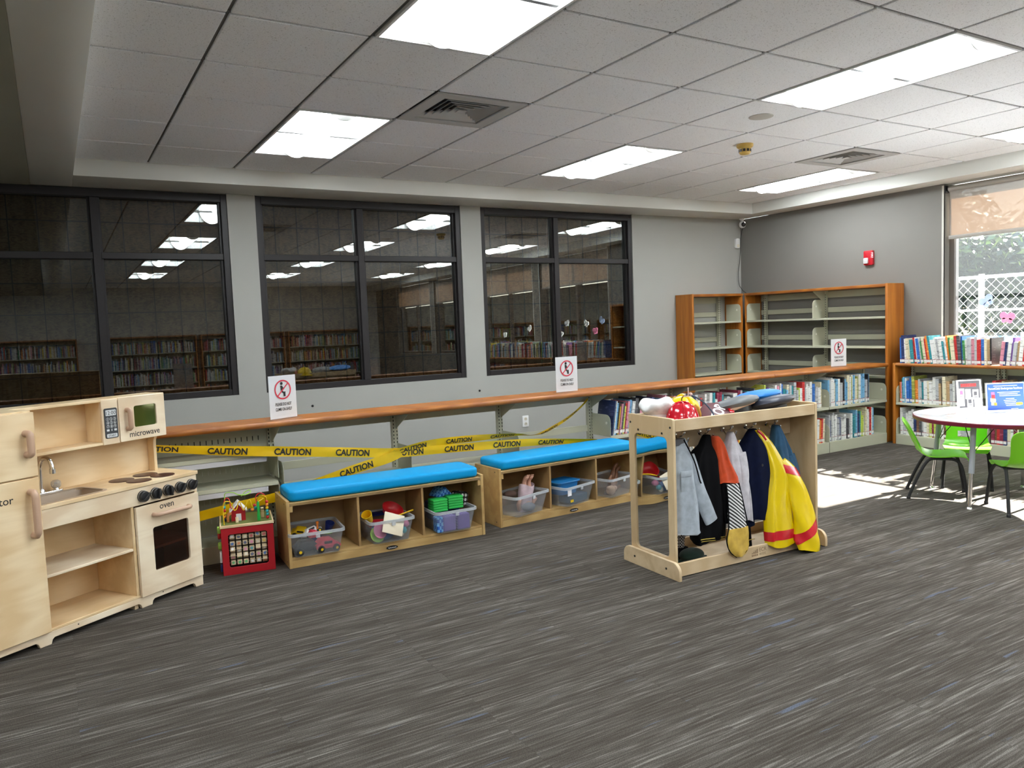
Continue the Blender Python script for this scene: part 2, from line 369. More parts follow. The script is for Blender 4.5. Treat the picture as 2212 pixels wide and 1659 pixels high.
for k, (a, b) in enumerate(WIN):
    c = {0: -.355, 1: 1.785, 2: 3.945}[k]; fw = .05; zc = 1.97; y0, y1 = WY+.012, WY+.11
    w = structure(link('window_%d' % (k+1), None), ['dark boarded window behind the play kitchen', 'dark boarded window between the two grey piers', 'dark boarded window nearest the corner'][k])
    w.location = ((a+b)/2, WY+.1, WZ0); P = Vector(w.location)
    def wb(name, mt, x0, x1, yy0, yy1, z0, z1, bv=.003): return Box(name, mt, w, x0-P.x, x1-P.x, yy0-P.y, yy1-P.y, z0-P.z, z1-P.z, bv, 1)
    wb('frame_stile', BRONZE, a, a+fw, y0, y1, WZ0, WZ1); wb('frame_stile', BRONZE, b-fw, b, y0, y1, WZ0, WZ1)
    wb('frame_rail', BRONZE, a+fw, b-fw, y0, y1, WZ0, WZ0+fw); wb('frame_rail', BRONZE, a+fw, b-fw, y0, y1, WZ1-.065, WZ1)
    wb('mullion', BRONZE, c-.028, c+.028, y0+.006, y1, WZ0+fw, WZ1-.065)
    for (xa, xb) in ((a+fw, c-.028), (c+.028, b-fw)):
        wb('transom', BRONZE, xa, xb, y0+.008, y1, zc-.026, zc+.026)
        for za, zb in ((WZ0+fw, zc-.026), (zc+.026, WZ1-.065)):
            wb('glazing_bead', BRONZE, xa, xa+.016, y0+.03, y1, za, zb, 0); wb('glazing_bead', BRONZE, xb-.016, xb, y0+.03, y1, za, zb, 0)
            g = MB().add([(xa-P.x, 0, za-P.z), (xb-P.x, 0, za-P.z), (xb-P.x, 0, zb-P.z), (xa-P.x, 0, zb-P.z)], [(0, 1, 2, 3)]).build('glass_pane', GLASS_D, w, recalc=False)
            hz = (zb-za)/2; g.data.transform(Matrix.Translation((0, 0, -(za+zb)/2+P.z))); g.location = (0, y0+.055-P.y, (za+zb)/2-P.z); g.rotation_euler = (-TILT, 0, 0)
    for q in range(1, int((b-a)/.195)+1): wb('grille_bar', BRONZE, a+q*.195-.004, a+q*.195+.004, WY+.168, WY+.176, WZ0, WZ1, 0)
    for q in range(1, 7): wb('grille_bar', BRONZE, a, b, WY+.160, WY+.168, WZ0+q*.24-.004, WZ0+q*.24+.004, 0)
    for xa, xb in ((a, c), (c, b)): wb('strand_board', OSB, xa+.004, xb-.004, WY+.19, WY+.205, WZ0, WZ1, 0)

# bright windows along the right wall, with half-drawn blinds
GLASS_R = pane_mat('dusty clear glass', (.96, .98, .98), 1.45, haze=.015)
SHADE = mixed('peach solar shade cloth', [('ShaderNodeBsdfDiffuse', {'Color': (.33, .30, .27, 1)}, .76), ('ShaderNodeBsdfTranslucent', {'Color': (.46, .28, .15, 1)}, .10), ('ShaderNodeBsdfTransparent', {'Color': (.9, .9, .9, 1)}, .14)])
BLINDM = mat('taupe blind metal', (.30, .28, .25), .45); JAMB = mat('pale jamb trim', (.55, .54, .49), .5)
for k, (a, b) in enumerate(RWIN):
    mid = (a+b)/2+.01; x0, x1 = RX+.09, RX+.17
    w = structure(link('window_%d' % (k+4), None), 'bright window over the low bookcase'); w.location = (RX+.1, (a+b)/2, RZ0); P = Vector(w.location)
    def wb(name, mt, xx0, xx1, yy0, yy1, z0, z1, bv=.003): return Box(name, mt, w, xx0-P.x, xx1-P.x, yy0-P.y, yy1-P.y, z0-P.z, z1-P.z, bv, 1)
    for yy in (a, b-.05): wb('frame_stile', BRONZE_R, x0, x1, yy, yy+.05, RZ0, RZ1)
    wb('frame_rail', BRONZE_R, x0, x1, a+.05, b-.05, RZ0, RZ0+.05); wb('frame_rail', BRONZE_R, x0, x1, a+.05, b-.05, RZ1-.05, RZ1)
    wb('mullion', BRONZE_R, x0, x1, mid-.03, mid+.03, RZ0+.05, RZ1-.05)
    wb('jamb_trim', JAMB, RX-.004, RX+.02, b, b+.02, RZ0, RZ1); wb('jamb_trim', JAMB, RX-.004, RX+.02, a-.02, a, RZ0, RZ1)
    for ya, yb in ((a+.05, mid-.03), (mid+.03, b-.05)):
        MB().add([(x0+.03-P.x, ya-P.y, RZ0+.05-P.z), (x0+.03-P.x, yb-P.y, RZ0+.05-P.z), (x0+.03-P.x, yb-P.y, RZ1-.05-P.z), (x0+.03-P.x, ya-P.y, RZ1-.05-P.z)], [(0, 1, 2, 3)]).build('glass_pane', GLASS_R, w, recalc=False)
    lab = ['half-drawn peach roller blind at the bright window by the table', 'half-drawn peach roller blind at the second bright window', 'half-drawn peach roller blind at the third bright window', 'half-drawn peach roller blind at the fourth bright window'][k]
    bl = thing('roller_blind', lab, 'blind', (RX+.035, (a+b)/2, 1.965), 0, 'roller blinds on the right wall'); hw = (b-a)/2
    MB().tube([(0, -hw+.03, .475), (0, hw-.03, .475)], .026, 16).build('roller_tube', BLINDM, bl, smooth=True)
    for s in (-1, 1): Box('end_bracket', BLACK, bl, -.03, .03, s*(hw-.005)-.006, s*(hw-.005)+.006, .44, .508, .003)
    MB().box(-.001, .001, -hw+.035, hw-.035, .03, .47).build('shade_cloth', SHADE, bl)
    Box('bottom_bar', BLINDM, bl, -.012, .012, -hw+.03, hw-.03, 0, .034, .004)

# ------------------------------------------------------------------ ceiling fittings
LENS = mat('lit perforated lens', (.9, .9, .9), .5, emit=(.91, .97, 1.0), est=LAMP); REFL = mat('white fixture reflector', (.88, .88, .87), .35)
TRIMW = mat('white fixture trim', (.72, .72, .71), .45); VENTM = mat('grey painted diffuser', (.52, .52, .51), .5); DUCT = mat('dark duct', (.02, .02, .02), .9)
def make_light():
    r = thing('ceiling_light', 'x', 'ceiling light', (0, 0, CZ)); w, l = T/2-.012, T-.012
    t = MB()
    for s in (-1, 1): t.box(s*w, s*(w-.014), -l, l, -.004, .012); t.box(-w+.014, w-.014, s*l, s*(l-.014), -.004, .012)
    t.build('trim_frame', TRIMW, r)
    def prof(s): return [(s*.125, .125), (s*.16, .135), (s*.21, .118), (s*.255, .075), (s*(w-.012), .008)]
    for s in (-1, 1):
        p = prof(s); MB().grid(lambda u, v: (p[0][0]+0, 0, 0) if 0 else (lambda i, f: (p[i][0]*(1-f)+p[i+1][0]*f, (-l+.014)+v*2*(l-.014), p[i][1]*(1-f)+p[i+1][1]*f))(min(int(u*4), 3), u*4-min(int(u*4), 3)), 16, 1).build('reflector', REFL, r, smooth=True, sharp=60)
        MB().prism([(-w+.012, .004), (w-.012, .004), (w-.012, .14), (-w+.012, .14)], s*(l-.014), s*(l-.017), 'y').build('end_plate', REFL, r)
    MB().box(-.13, .13, -l+.014, l-.014, .135, .145).build('back_plate', REFL, r)
    n = 14
    MB().grid(lambda u, v: (.125*math.cos(math.pi*(1-u)), -l+.06+v*2*(l-.06), .128-.155*math.sin(math.pi*u)), n, 1).build('lens', LENS, r, smooth=True, sharp=80)
    for s in (-1, 1): MB().prism([(.125*math.cos(math.pi*u/n), .128-.155*math.sin(math.pi*u/n)) for u in range(n+1)], s*(l-.06), s*(l-.054), 'y').build('lens_cap', REFL, r)
    return r
def copy_tree(o, parent=None):
    c = o.copy(); COL.objects.link(c); c.parent = parent
    for ch in o.children: copy_tree(ch, c)
    return c
light0 = make_light()
LLAB = {(1, 1): 'lit troffer light above the benches, nearest the dark windows', (1, 5): 'large lit troffer light cut by the top of the picture', (5, 1): 'lit troffer light beside the nearest ceiling corner side of the smoke detector',
        (5, 5): 'long lit troffer light beside the round ceiling speaker', (9, 1): 'lit troffer light nearest the corner security camera', (9, 5): 'lit troffer light cut by the right edge of the picture'}
LLAB[(5, 1)] = 'lit troffer light in the middle of the far ceiling row'
first = True
for (i, j) in FIX:
    o = light0 if first else copy_tree(light0); first = False
    o.location = ((i+.5)*T, -(j+1)*T, CZ)
    o['label'] = LLAB.get((i, j)) or 'lit troffer light %s the camera, %s ceiling row' % ('beside' if j == 9 else 'far behind', {1: 'left', 5: 'middle', 9: 'right'}[i]); o['group'] = 'troffer lights in the tiled ceiling'
for k, (x, y) in enumerate(LFIX):
    o = copy_tree(light0); o.location = (x, y, SZ-.006); o['label'] = 'unseen lit troffer light in the left bulkhead, %s' % ('nearest the play kitchen', 'left of the camera', 'behind the camera')[k]
def make_vent():
    r = thing('ceiling_vent', 'x', 'air vent', (0, 0, CZ)); w = T/2-.012
    pl = MB()
    for s in (-1, 1): pl.box(s*w, s*.215, -w, w, -.003, .006); pl.box(-.215, .215, s*w, s*.215, -.003, .006)
    pl.build('face_plate', VENTM, r)
    for k in range(5):
        a = .205-.036*k; z0 = .004; b = a-.026; v = MB()
        # square louvre ring, sloping up and inwards
        P = [(-a,-a,z0),(a,-a,z0),(a,a,z0),(-a,a,z0),(-b,-b,z0+.024),(b,-b,z0+.024),(b,b,z0+.024),(-b,b,z0+.024)]
        P2 = [(x*1.0, y*1.0, z+.003) for x, y, z in P]
        v.add(P+P2, [(0,1,5,4),(1,2,6,5),(2,3,7,6),(3,0,4,7),(8,12,13,9),(9,13,14,10),(10,14,15,11),(11,15,12,8),(0,8,9,1),(1,9,10,2),(2,10,11,3),(3,11,8,0)]).build('louvre', VENTM, r)
    MB().add([(-.03,-.03,0),(.03,-.03,0),(.03,.03,0),(-.03,.03,0),(0,0,.03)], [(0,3,2,1),(0,1,4),(1,2,4),(2,3,4),(3,0,4)]).build('louvre_centre', VENTM, r)
    Box('duct_box', DUCT, r, -.24, .24, -.24, .24, .05, .1)
    return r
v0 = make_vent(); v1 = copy_tree(v0)
for o, (i, j), lab in ((v0, VENTS[0], 'large square ceiling vent between two troffer lights, nearest the camera'), (v1, VENTS[1], 'square ceiling vent near the bright window corner')):
    o.location = ((i+.5)*T, -(j+.5)*T, CZ); o['label'] = lab; o['group'] = 'square ceiling vents'
sp = thing('ceiling_speaker', 'flat round speaker grille in the ceiling beside the long light', 'speaker', (3.39, -2.794, CZ))
MB().lathe([(.078, .004), (.078, -.003), (.07, -.005), (1e-4, -.006)], 32).build('grille', mat('speckled grey grille', (.50, .49, .45), .7), sp, smooth=True)
YELP = mat('aged yellow plastic', (.55, .36, .08), .4)
sd = thing('smoke_detector', 'yellowed smoke detector hanging from a ceiling tile', 'smoke detector', (3.92, -2.171, CZ))
MB().lathe([(.062, 0), (.062, -.014), (.058, -.022), (.045, -.03), (.043, -.062), (.034, -.074), (1e-4, -.078)], 28).build('body', YELP, sd, smooth=True, sharp=30)
sl = MB()
for k in range(10):
    a = 2*math.pi*k/10; sl.box(.040, .0455, -.009, .009, -.057, -.038, M=Matrix.Rotation(a, 4, 'Z'))
sl.build('vent_slots', BLACK, sd)
# corner: security camera, motion sensor, cable
cm = thing('security_camera', 'small white dome camera high in the room corner', 'camera', (6.60, .33, SZ))
MB().lathe([(.03, 0), (.03, -.012), (.02, -.016), (.016, -.04)], 16).build('mount', WHITE, cm, smooth=True, sharp=30)
MB().ball((-.005, -.012, -.075), .042, 20).build('housing', WHITE, cm, smooth=True)
MB().ball((-.016, -.036, -.076), .029, 16).build('lens_dome', BLACK, cm, smooth=True)
ms = thing('motion_sensor', 'small white motion sensor on the wall below the corner camera', 'sensor', (6.60, WY-.035, 2.20))
MB().prism(rrect(.062, .12, .02), 0, .034, 'y').build('case', WHITE, ms, bevel=.004); MB().prism(rrect(.044, .04, .01, cy=-.032), -.004, .002, 'y').build('lens', mat('cream lens', (.75, .70, .58), .4), ms, bevel=.002)
pts = [(6.59, .30, 2.39), (6.61, .345, 2.34), (6.632, .385, 2.26), (6.63, .39, 2.1), (6.615, .395, 1.95), (6.60, .40, 1.85), (6.60, .40, 1.75), (6.605, .39, 1.68), (6.62, .35, 1.62), (6.64, .31, 1.585)]
tag(MB().tube(pts, .0035, 6).build('camera_cable', BLACKM, smooth=True), 'thin black cable hanging down the corner to the tall bookcase', 'cable')
# fire alarm strobe on the right wall
al = thing('fire_alarm', 'red fire alarm strobe on the taupe wall', 'fire alarm', (RX, -1.323, 1.865))
REDP = mat('alarm red plastic', (.42, .01, .02), .35)
MB().prism(rrect(.105, .15, .012), -.032, 0, 'x').build('body', REDP, al, bevel=.004)
MB().prism(rrect(.05, .06, .01, cx=.018, cy=-.03), -.052, -.03, 'x').build('strobe_lens', mat('clear strobe', (.8, .8, .82), .1, metal=.4), al, bevel=.006)
g = MB(); text_on(g, 'FIRE', .035, (-.0335, -.036, .05), (0, 0, -1), (0, -1, 0), sx=.9, align='l'); g.build('lettering', PAPER, al, recalc=False)
# outlet and screw anchors on the window wall
ot = thing('wall_outlet', 'white wall outlet seen through the empty shelves', 'outlet', (3.471, WY, .304))
MB().prism(rrect(.075, .118, .006), -.006, 0, 'y').build('cover_plate', WHITE, ot, bevel=.002)
for zz in (-.026, .026):
    s = MB().prism(rrect(.034, .03, .012, cy=zz), -.009, -.005, 'y').build('socket', mat('ivory socket', (.62, .58, .46), .4), ot)
    MB().box(-.008, -.005, -.0095, -.0085, zz-.004, zz+.006).box(.005, .008, -.0095, -.0085, zz-.004, zz+.006).build('slot', BLACK, s)
for k, (xx, zz, lab) in enumerate(((1.25, .657, 'small dark screw anchor left in the wall under the middle window'), (2.945, .664, 'small dark screw anchor left in the wall under the grey pier'))):
    tag(MB().lathe([(.011, 0), (.011, .004), (1e-4, .005)], 12, M=T3(rx=math.pi/2)).build('wall_anchor', BLACK, loc=(xx, WY, zz), smooth=True, sharp=40), lab, 'wall anchor', 'wall anchors')
# ================================================================== shelving
def side_plate(d, h, r=.05, t=.004, hole=True):
    """rounded steel shelf end: y runs 0 (front) .. d (back), z 0..h, in the x=0 plane"""
    pts = [(d, 0), (d, h)]+[(r-r*math.sin(a), h-r+r*math.cos(a)) for a in [math.radians(x) for x in (0, 18, 36, 54, 72, 90)]]+[(0, 0)]
    return MB().prism(pts, -t/2, t/2, 'x').mesh('shelf_end', STEEL, bevel=.0018, seg=1)
SLOTL = mat('pale slot edge', (.62, .62, .55), .5)
PLATE = side_plate(.235, .165); PLATE_T = side_plate(.23, .20); PLATE_KNOB = MB().lathe([(.011, -.004), (.011, .004), (1e-4, .005)], 12, M=T3(ry=math.pi/2)).mesh('hole_grommet', mat('pale grommet', (.68, .67, .58), .4), smooth=True)
def slots_mesh(z0, z1, n, dx=.012):
    m = MB()
    for k in range(n):
        z = z0+(z1-z0)*k/(n-1)
        for s in (-1, 1): m.box(s*dx-.0028, s*dx+.0028, -.0005, .0005, z, z+.013)
    return m.mesh('slots', STEEL_D)
def lip_shelf(x0, x1, y0, y1, z, lip=.022):
    """steel shelf with a turned-down front lip"""
    return MB().box(x0, x1, y0, y1, z-.004, z).box(x0, x1, y0, y0+.004, z-lip, z-.004)
def bracket(y_post, y_front, z_top, drop=.13, t=.004):
    return MB().prism([(y_post, z_top), (y_front, z_top), (y_front+.01, z_top-.012), (y_post, z_top-drop)], -t/2, t/2, 'x').mesh('counter_bracket', STEEL, bevel=.001, seg=1)
# the free-standing low shelving under the long oak counter
CF, CB = -1.72, -1.43      # counter front / back
US = [-.42, .43, 1.262, 2.09, 2.912, 3.77, 4.63, 5.49, 6.372]
TOPZ = .755
sl0 = slots_mesh(.12, .735, 26); br0 = bracket(.265, .03, TOPZ-.001)
ULAB = ['low steel shelf unit with slotted back panel behind the bead maze cube', 'empty low steel shelf unit behind the left blue bench cushion', 'empty low steel shelf unit behind the gap between the benches', 'empty low steel shelf unit with the wall outlet behind it',
        'low steel shelf unit holding the dark leaning books by the tape end', 'low steel shelf unit of books behind the red helmet', 'low steel shelf unit of books behind the grey oval hats', 'low steel shelf unit of books at the corner end of the counter']
for k in range(8):
    x0, x1 = US[k], US[k+1]; w = x1-x0
    r = thing('steel_shelf_unit', ULAB[k], 'shelf', (x0, CF, 0), 0, 'low steel shelving under the oak counter')
    Box('post', STEEL, r, -.022, .018, .245, .285, 0, TOPZ, .002, 1); link('post_slots', sl0, r, (-.002, .2445, 0))
    if k == 7: Box('post', STEEL, r, w-.022, w+.0, .245, .285, 0, TOPZ, .002, 1)
    if k > 0: link('counter_bracket', br0, r, (.004, 0, 0))
    Box('back_rail', STEEL, r, .018, w-.022, .262, .272, .685, TOPZ, .001, 1)
    if k == 0:
        m_ = MB().box(.018, w-.022, .265, .27, .10, .685)
        m_.build('back_panel', STEEL, r)
        for zz in (.685, .585, .50, .38, .32, .2):
            s_ = MB()
            for q in range(22): s_.box(.06+q*.034, .064+q*.034, .262, .2652, zz-.028, zz)
            s_.build('panel_slots', STEEL_D if zz > .6 else SLOTL, r)['kind'] = 'stuff'
        for zz in (.615, .435):
            lip_shelf(.006, w-.03, .0, .25, zz, .024).build('shelf', STEEL, r, bevel=.001, seg=1); link('shelf_end', PLATE, r, (w-.024, .005, zz-.165))
            Box('label_strip', STEEL_P, r, .05, w-.09, -.001, .003, zz-.055, zz-.026)
        lip_shelf(.006, w-.03, .0, .25, .10, .1).build('base_shelf', STEEL, r)
    else:
        zs = .375 if k < 4 else .43
        Box('back_rail', STEEL, r, .018, w-.022, .262, .272, .45, .50, .001, 1); Box('back_rail', STEEL, r, .018, w-.022, .262, .272, .20, .25, .001, 1)
        lip_shelf(.004, w-.004, 0, .25, zs).build('shelf', STEEL, r, bevel=.001, seg=1)
        p = link('shelf_end', PLATE, r, (.006, .004, zs)); link('grommet', PLATE_KNOB, p, (0, .05, .10))
        lip_shelf(.004, w-.004, 0, .25, .10, .1).build('base_shelf', STEEL, r, bevel=.001, seg=1)
        p = link('shelf_end', PLATE, r, (.006, .004, .10)); link('grommet', PLATE_KNOB, p, (0, .05, .10))
        if k == 7:
            for zz in (zs, .10): p = link('shelf_end', PLATE, r, (w-.008, .004, zz)); link('grommet', PLATE_KNOB, p, (0, .05, .10))
for a, b, lab in ((-1.35, 2.985, 'long oak counter top carrying the two leftmost paper signs'), (2.988, 4.752, 'middle oak counter top board above the leaning books'), (4.755, 6.398, 'oak counter top board at the corner carrying one paper sign')):
    t = thing('counter_top', lab, 'counter top', ((a+b)/2, CF, TOPZ), 0, 'oak counter top boards'); hw = (b-a)/2
    MB().box(-hw, hw, .03, CB-CF, 0, .035).build('board', OAK_X, t, bevel=.002, seg=1)
    MB().prism([(.031, 0)]+[(.0175-.0175*math.sin(q), .0175-.0175*math.cos(q)) for q in [math.pi*i/8 for i in range(9)]]+[(.031, .035)], -hw, hw, 'x').build('nosing', OAK_X, t, smooth=True, sharp=50)

# tall oak bookcases in the corner
TH = 1.58
tl = thing('tall_bookcase', 'empty tall oak bookcase on the grey wall by the third dark window', 'bookcase', (5.585, .15, 0), 0, 'tall corner bookcases')
Wt = .80
MB().box(0, .024, 0, .275, 0, TH).build('end_panel', OAK_Z, tl, bevel=.003); MB().box(Wt-.0, Wt+.024, .012, .275, 0, TH-.03).build('end_panel', OAK_Z, tl, bevel=.002)
MB().box(.024, Wt+.02, 0, .275, TH-.03, TH-.002).build('top_board', OAK_X, tl, bevel=.003)
br1 = slots_mesh(.1, 1.5, 54)
for xx in (.045, Wt-.16): Box('post', STEEL, tl, xx, xx+.03, .225, .262, 0, TH-.03, .002, 1); link('post_slots', br1, tl, (xx+.015, .2245, 0))
for zz in (1.255, .955, .655, .355, .10):
    lip_shelf(.03, Wt-.006, .012, .25, zz, .02).build('shelf', STEEL, tl, bevel=.001, seg=1)
    p = link('shelf_end', PLATE_T, tl, (Wt-.012, .012, zz)); link('grommet', PLATE_KNOB, p, (0, .06, .13))
    Box('back_rail', STEEL, tl, .03, Wt-.13, .262, .27, zz+.06, zz+.115, .001, 1)
Box('back_rail', STEEL, tl, .03, Wt-.13, .262, .27, 1.475, 1.545, .001, 1)
tr = thing('tall_bookcase', 'empty tall oak bookcase on the taupe wall with the wide orange end panel', 'bookcase', (6.40, .135, 0), -math.pi/2, 'tall corner bookcases')
Wr = 1.815   # local x runs along -Y, local y runs towards the wall (+X)
MB().box(Wr, Wr+.024, 0, .275, 0, TH).build('end_panel', OAK_Z, tr, bevel=.003); MB().box(-.0, .022, .012, .275, 0, TH-.03).build('end_panel', OAK_Z, tr, bevel=.002)
MB().box(-.0, Wr, 0, .275, TH-.03, TH-.002).build('top_board', OAK_X, tr, bevel=.003)
for xx in (.10, .93, Wr-.06): Box('post', STEEL, tr, xx, xx+.032, .225, .262, 0, TH-.03, .002, 1); link('post_slots', br1, tr, (xx+.016, .2245, 0))
for zz in (1.255, .955, .655, .355, .10):
    for xa, xb in ((.026, .943), (.947, Wr-.004)):
        lip_shelf(xa, xb, .012, .25, zz, .02).build('shelf', STEEL, tr, bevel=.001, seg=1)
        p = link('shelf_end', PLATE_T, tr, (xa+.006, .012, zz)); link('grommet', PLATE_KNOB, p, (0, .06, .13))
        Box('back_rail', STEEL, tr, xa, xb, .262, .27, zz+.06, zz+.115, .001, 1)
for xa, xb in ((.026, .943), (.947, Wr-.004)): Box('back_rail', STEEL, tr, xa, xb, .262, .27, 1.475, 1.545, .001, 1)
link('top_bracket', bracket(.225, .03, TH-.031), tr, (.945, 0, 0))

# low oak bookcases under the bright windows
sl2 = slots_mesh(.12, .74, 26)
BW = .885
for k in range(5):
    y0 = -1.785-k*BW
    r = thing('low_bookcase', ['low oak bookcase full of books beside the counter end', 'low oak bookcase full of books behind the round table', 'low oak bookcase under the second bright window', 'low oak bookcase past the second bright window', 'low oak bookcase under the third bright window'][k], 'bookcase', (6.36, y0, 0), -math.pi/2, 'low bookcases under the bright windows')
    if k == 0: MB().box(0, .024, 0, .30, 0, .797).build('end_panel', OAK_Z, r, bevel=.003)
    if k == 4: MB().box(BW-.024, BW, 0, .30, 0, .797).build('end_panel', OAK_Z, r, bevel=.003)
    xa, xb = (.026 if k == 0 else .001), (BW-.026 if k == 4 else BW)
    MB().prism([(.02, .765)]+[(.0+.015-.015*math.sin(q), .78-.015*math.cos(q)) for q in [math.pi*i/6 for i in range(7)]]+[(.02, .795), (.30, .795), (.30, .765)], xa, xb, 'x').build('top_board', OAK_X, r)
    for xx in (xa+.01, xb-.04): Box('post', STEEL, r, xx, xx+.03, .245, .28, 0, .765, .002, 1); link('post_slots', sl2, r, (xx+.015, .2445, 0))
    for zz, lp in ((.41, .022), (.095, .095)):
        lip_shelf(xa+.004, xb-.004, .008, .25, zz, lp).build('shelf', STEEL, r, bevel=.001, seg=1)
        p = link('shelf_end', PLATE, r, (xa+.006, .010, zz)); link('grommet', PLATE_KNOB, p, (0, .05, .10))
        link('shelf_end', PLATE, r, (xb-.006, .010, zz))
        Box('back_rail', STEEL, r, xa, xb, .268, .276, zz+.06, zz+.11, .001, 1)
    Box('back_rail', STEEL, r, xa, xb, .268, .276, .69, .755, .001, 1)

# ------------------------------------------------------------------ books
PAL = [('white', (.72, .72, .70)), ('cream', (.70, .63, .45)), ('pale grey', (.45, .46, .48)), ('dark grey', (.07, .07, .08)), ('black', (.016, .016, .02)), ('navy', (.02, .035, .12)), ('blue', (.03, .13, .42)), ('light blue', (.17, .40, .62)),
       ('teal', (.03, .24, .28)), ('green', (.05, .22, .07)), ('olive', (.28, .30, .06)), ('yellow', (.72, .52, .05)), ('lime', (.50, .60, .10)), ('orange', (.66, .20, .03)), ('red', (.48, .03, .03)), ('maroon', (.20, .02, .05)), ('pink', (.62, .25, .32)), ('purple', (.17, .08, .30)), ('tan', (.42, .28, .15)), ('brown', (.14, .07, .035))]
def book_mat(n, c):
    m = mat('book cover '+n, c, .38); b = m.node_tree.nodes['Principled BSDF']; v = coords(m, (6, 6, 42), 19)
    w = N(m, 'ShaderNodeTexNoise', Scale=2.2, Detail=2); L(m, v, w.inputs['Vector'])
    lum = sum(c)/3; alt = tuple(min(1, x*.45) for x in c) if lum > .3 else tuple(min(1, x*1.6+.05) for x in c)
    L(m, ramp(m, w.outputs['Fac'], [(.60, c), (.63, alt)], 'LINEAR'), b.inputs['Base Color']); return m
BM = {n: book_mat(n, c) for n, c in PAL}
PAGES = mat('book pages', (.62, .60, .54), .8); STICK = mat('spine sticker', (.70, .70, .69), .5); STICKR = mat('spine sticker band', (.30, .06, .08), .5)
W_PALE = ['white']*5+['pale grey']*4+['cream']*3+['light blue']*3+['teal']*2+['blue']*2+['navy']*2+['dark grey']*2+['black']*2+['red']*2+['maroon', 'pink', 'purple', 'tan', 'brown', 'green', 'olive', 'yellow', 'orange', 'lime']
ORD = lambda n: '%d%s' % (n, 'th' if 10 <= n % 100 <= 20 else {1: 'st', 2: 'nd', 3: 'rd'}.get(n % 10, 'th'))
def book(t, d, h, cname, loc, rotz, lean, label, group, sticker=True):
    """x = thickness, y = depth (spine at y=0), stands on z=0, leaning about its lower edge"""
    c = .0016
    me = MB().box(0, t, 0, c, 0, h).box(0, c, c, d, 0, h).box(t-c, t, c, d, 0, h).mesh('book', BM[cname])
    o = link('book', me, None, loc, 0); o.rotation_euler = (0, lean, rotz) if abs(rotz) < .01 else (0, 0, 0)
    if abs(rotz) >= .01: o.matrix_world = Matrix.Translation(loc) @ Matrix.Rotation(rotz, 4, 'Z') @ Matrix.Rotation(lean, 4, 'Y')
    tag(o, label, 'book', group)
    MB().box(c, t-c, c, d-.004, .003, h-.003).build('page_block', PAGES, o)
    if sticker and t > .006:
        s = MB().box(.001, t-.001, -.0004, 0, .012, .036, 0).box(.001, t-.001, -.0005, 0, .037, .0415, 1); s.build('spine_label', [STICK, STICKR], o)
    return o
def row(p0, direction, length, z, desc, group, hr=(.19, .27), tr=(.014, .038), dr=(.17, .22), colors=W_PALE, lean=0, seed=1, ordfrom='left', start_n=1, spines=0, count=999, first=None):
    """books side by side from p0; direction 'x' (spines face -Y) or 'y' (row runs along -Y, spines face -X)"""
    rg = random.Random(seed); pos = 0.0; n = start_n; specs = []
    while pos < length and n < start_n+count:
        t = rg.uniform(*tr); h = rg.uniform(*hr); d = rg.uniform(*dr); c = rg.choice(colors)
        if first and n-start_n < len(first): t, h, c = first[n-start_n]
        if pos+t > length: break
        specs.append((pos, t, h, d, c)); pos += t+.0012; n += 1
    for i, (ps, t, h, d, c) in enumerate(specs):
        k = i+start_n; ln = (lean(i/max(1, len(specs)-1)) if callable(lean) else lean)
        th = 'thick ' if t > .028 else ('thin ' if t < .018 else '')
        lab = '%s%s book, %s from %s, %s' % (th, c, ORD(k), ordfrom, desc)
        inset = rg.uniform(0, .02)
        if direction == 'x': book(t, d, h, c, (p0[0]+ps/max(.2, math.cos(ln)), p0[1]+inset, z+(t*math.sin(-ln) if ln < 0 else 0)*0+(max(0, t*math.sin(ln)))), 0, ln, lab, group)
        else: book(t, d, h, c, (p0[0]+inset, p0[1]-ps/max(.2, math.cos(ln)), z+max(0, t*math.sin(ln))), -math.pi/2, ln, lab, group)
    return len(specs)
g1 = 'picture books on the middle shelf of the counter'
big = [(.006, .27, 'navy'), (.008, .26, 'teal'), (.007, .265, 'white'), (.012, .25, 'light blue'), (.02, .25, 'black'), (.012, .22, 'yellow'), (.01, .24, 'pink'), (.02, .25, 'dark grey'), (.012, .22, 'lime'), (.014, .24, 'red')]
row((2.955, -1.685), 'x', .74, .43, 'counter shelf behind the white chef hat', g1, (.22, .27), (.014, .034), (.19, .23), ['white', 'black', 'dark grey', 'navy', 'pink', 'yellow', 'cream', 'white', 'light blue'], .16, 3, first=big)
row((3.80, -1.69), 'x', .79, .43, 'counter shelf behind the red helmet', g1, (.18, .25), (.014, .036), colors=['white']*4+['cream', 'maroon', 'dark grey', 'pale grey', 'red', 'yellow', 'teal', 'pale grey', 'black', 'navy', 'orange'], seed=5, lean=.03)
row((4.655, -1.69), 'x', .80, .43, 'counter shelf behind the oval hats', g1, (.19, .27), (.014, .036), colors=['white']*4+['pale grey']*3+['purple', 'light blue', 'blue', 'pink', 'lime', 'red', 'cream', 'teal'], seed=8, lean=.0)
row((5.52, -1.70), 'x', .62, .43, 'middle counter shelf at the corner end', g1, (.21, .28), (.014, .036), colors=['white', 'white', 'pale grey', 'pale grey', 'olive', 'teal', 'light blue', 'light blue', 'maroon', 'black', 'cream', 'cream', 'white'], seed=11, lean=.0)
g2 = 'picture books on the bottom shelf of the counter'
row((5.10, -1.70), 'x', .36, .10, 'bottom counter shelf right of the rack', g2, (.18, .26), (.016, .036), colors=['orange', 'cream', 'red', 'blue', 'tan', 'white', 'navy'], seed=13, lean=.05)
row((5.52, -1.70), 'x', .70, .10, 'bottom counter shelf at the corner end', g2, (.17, .28), (.014, .034), colors=['white']*6+['pale grey']*3+['cream', 'cream', 'red', 'light blue', 'teal', 'navy', 'lime', 'dark grey'], seed=14)
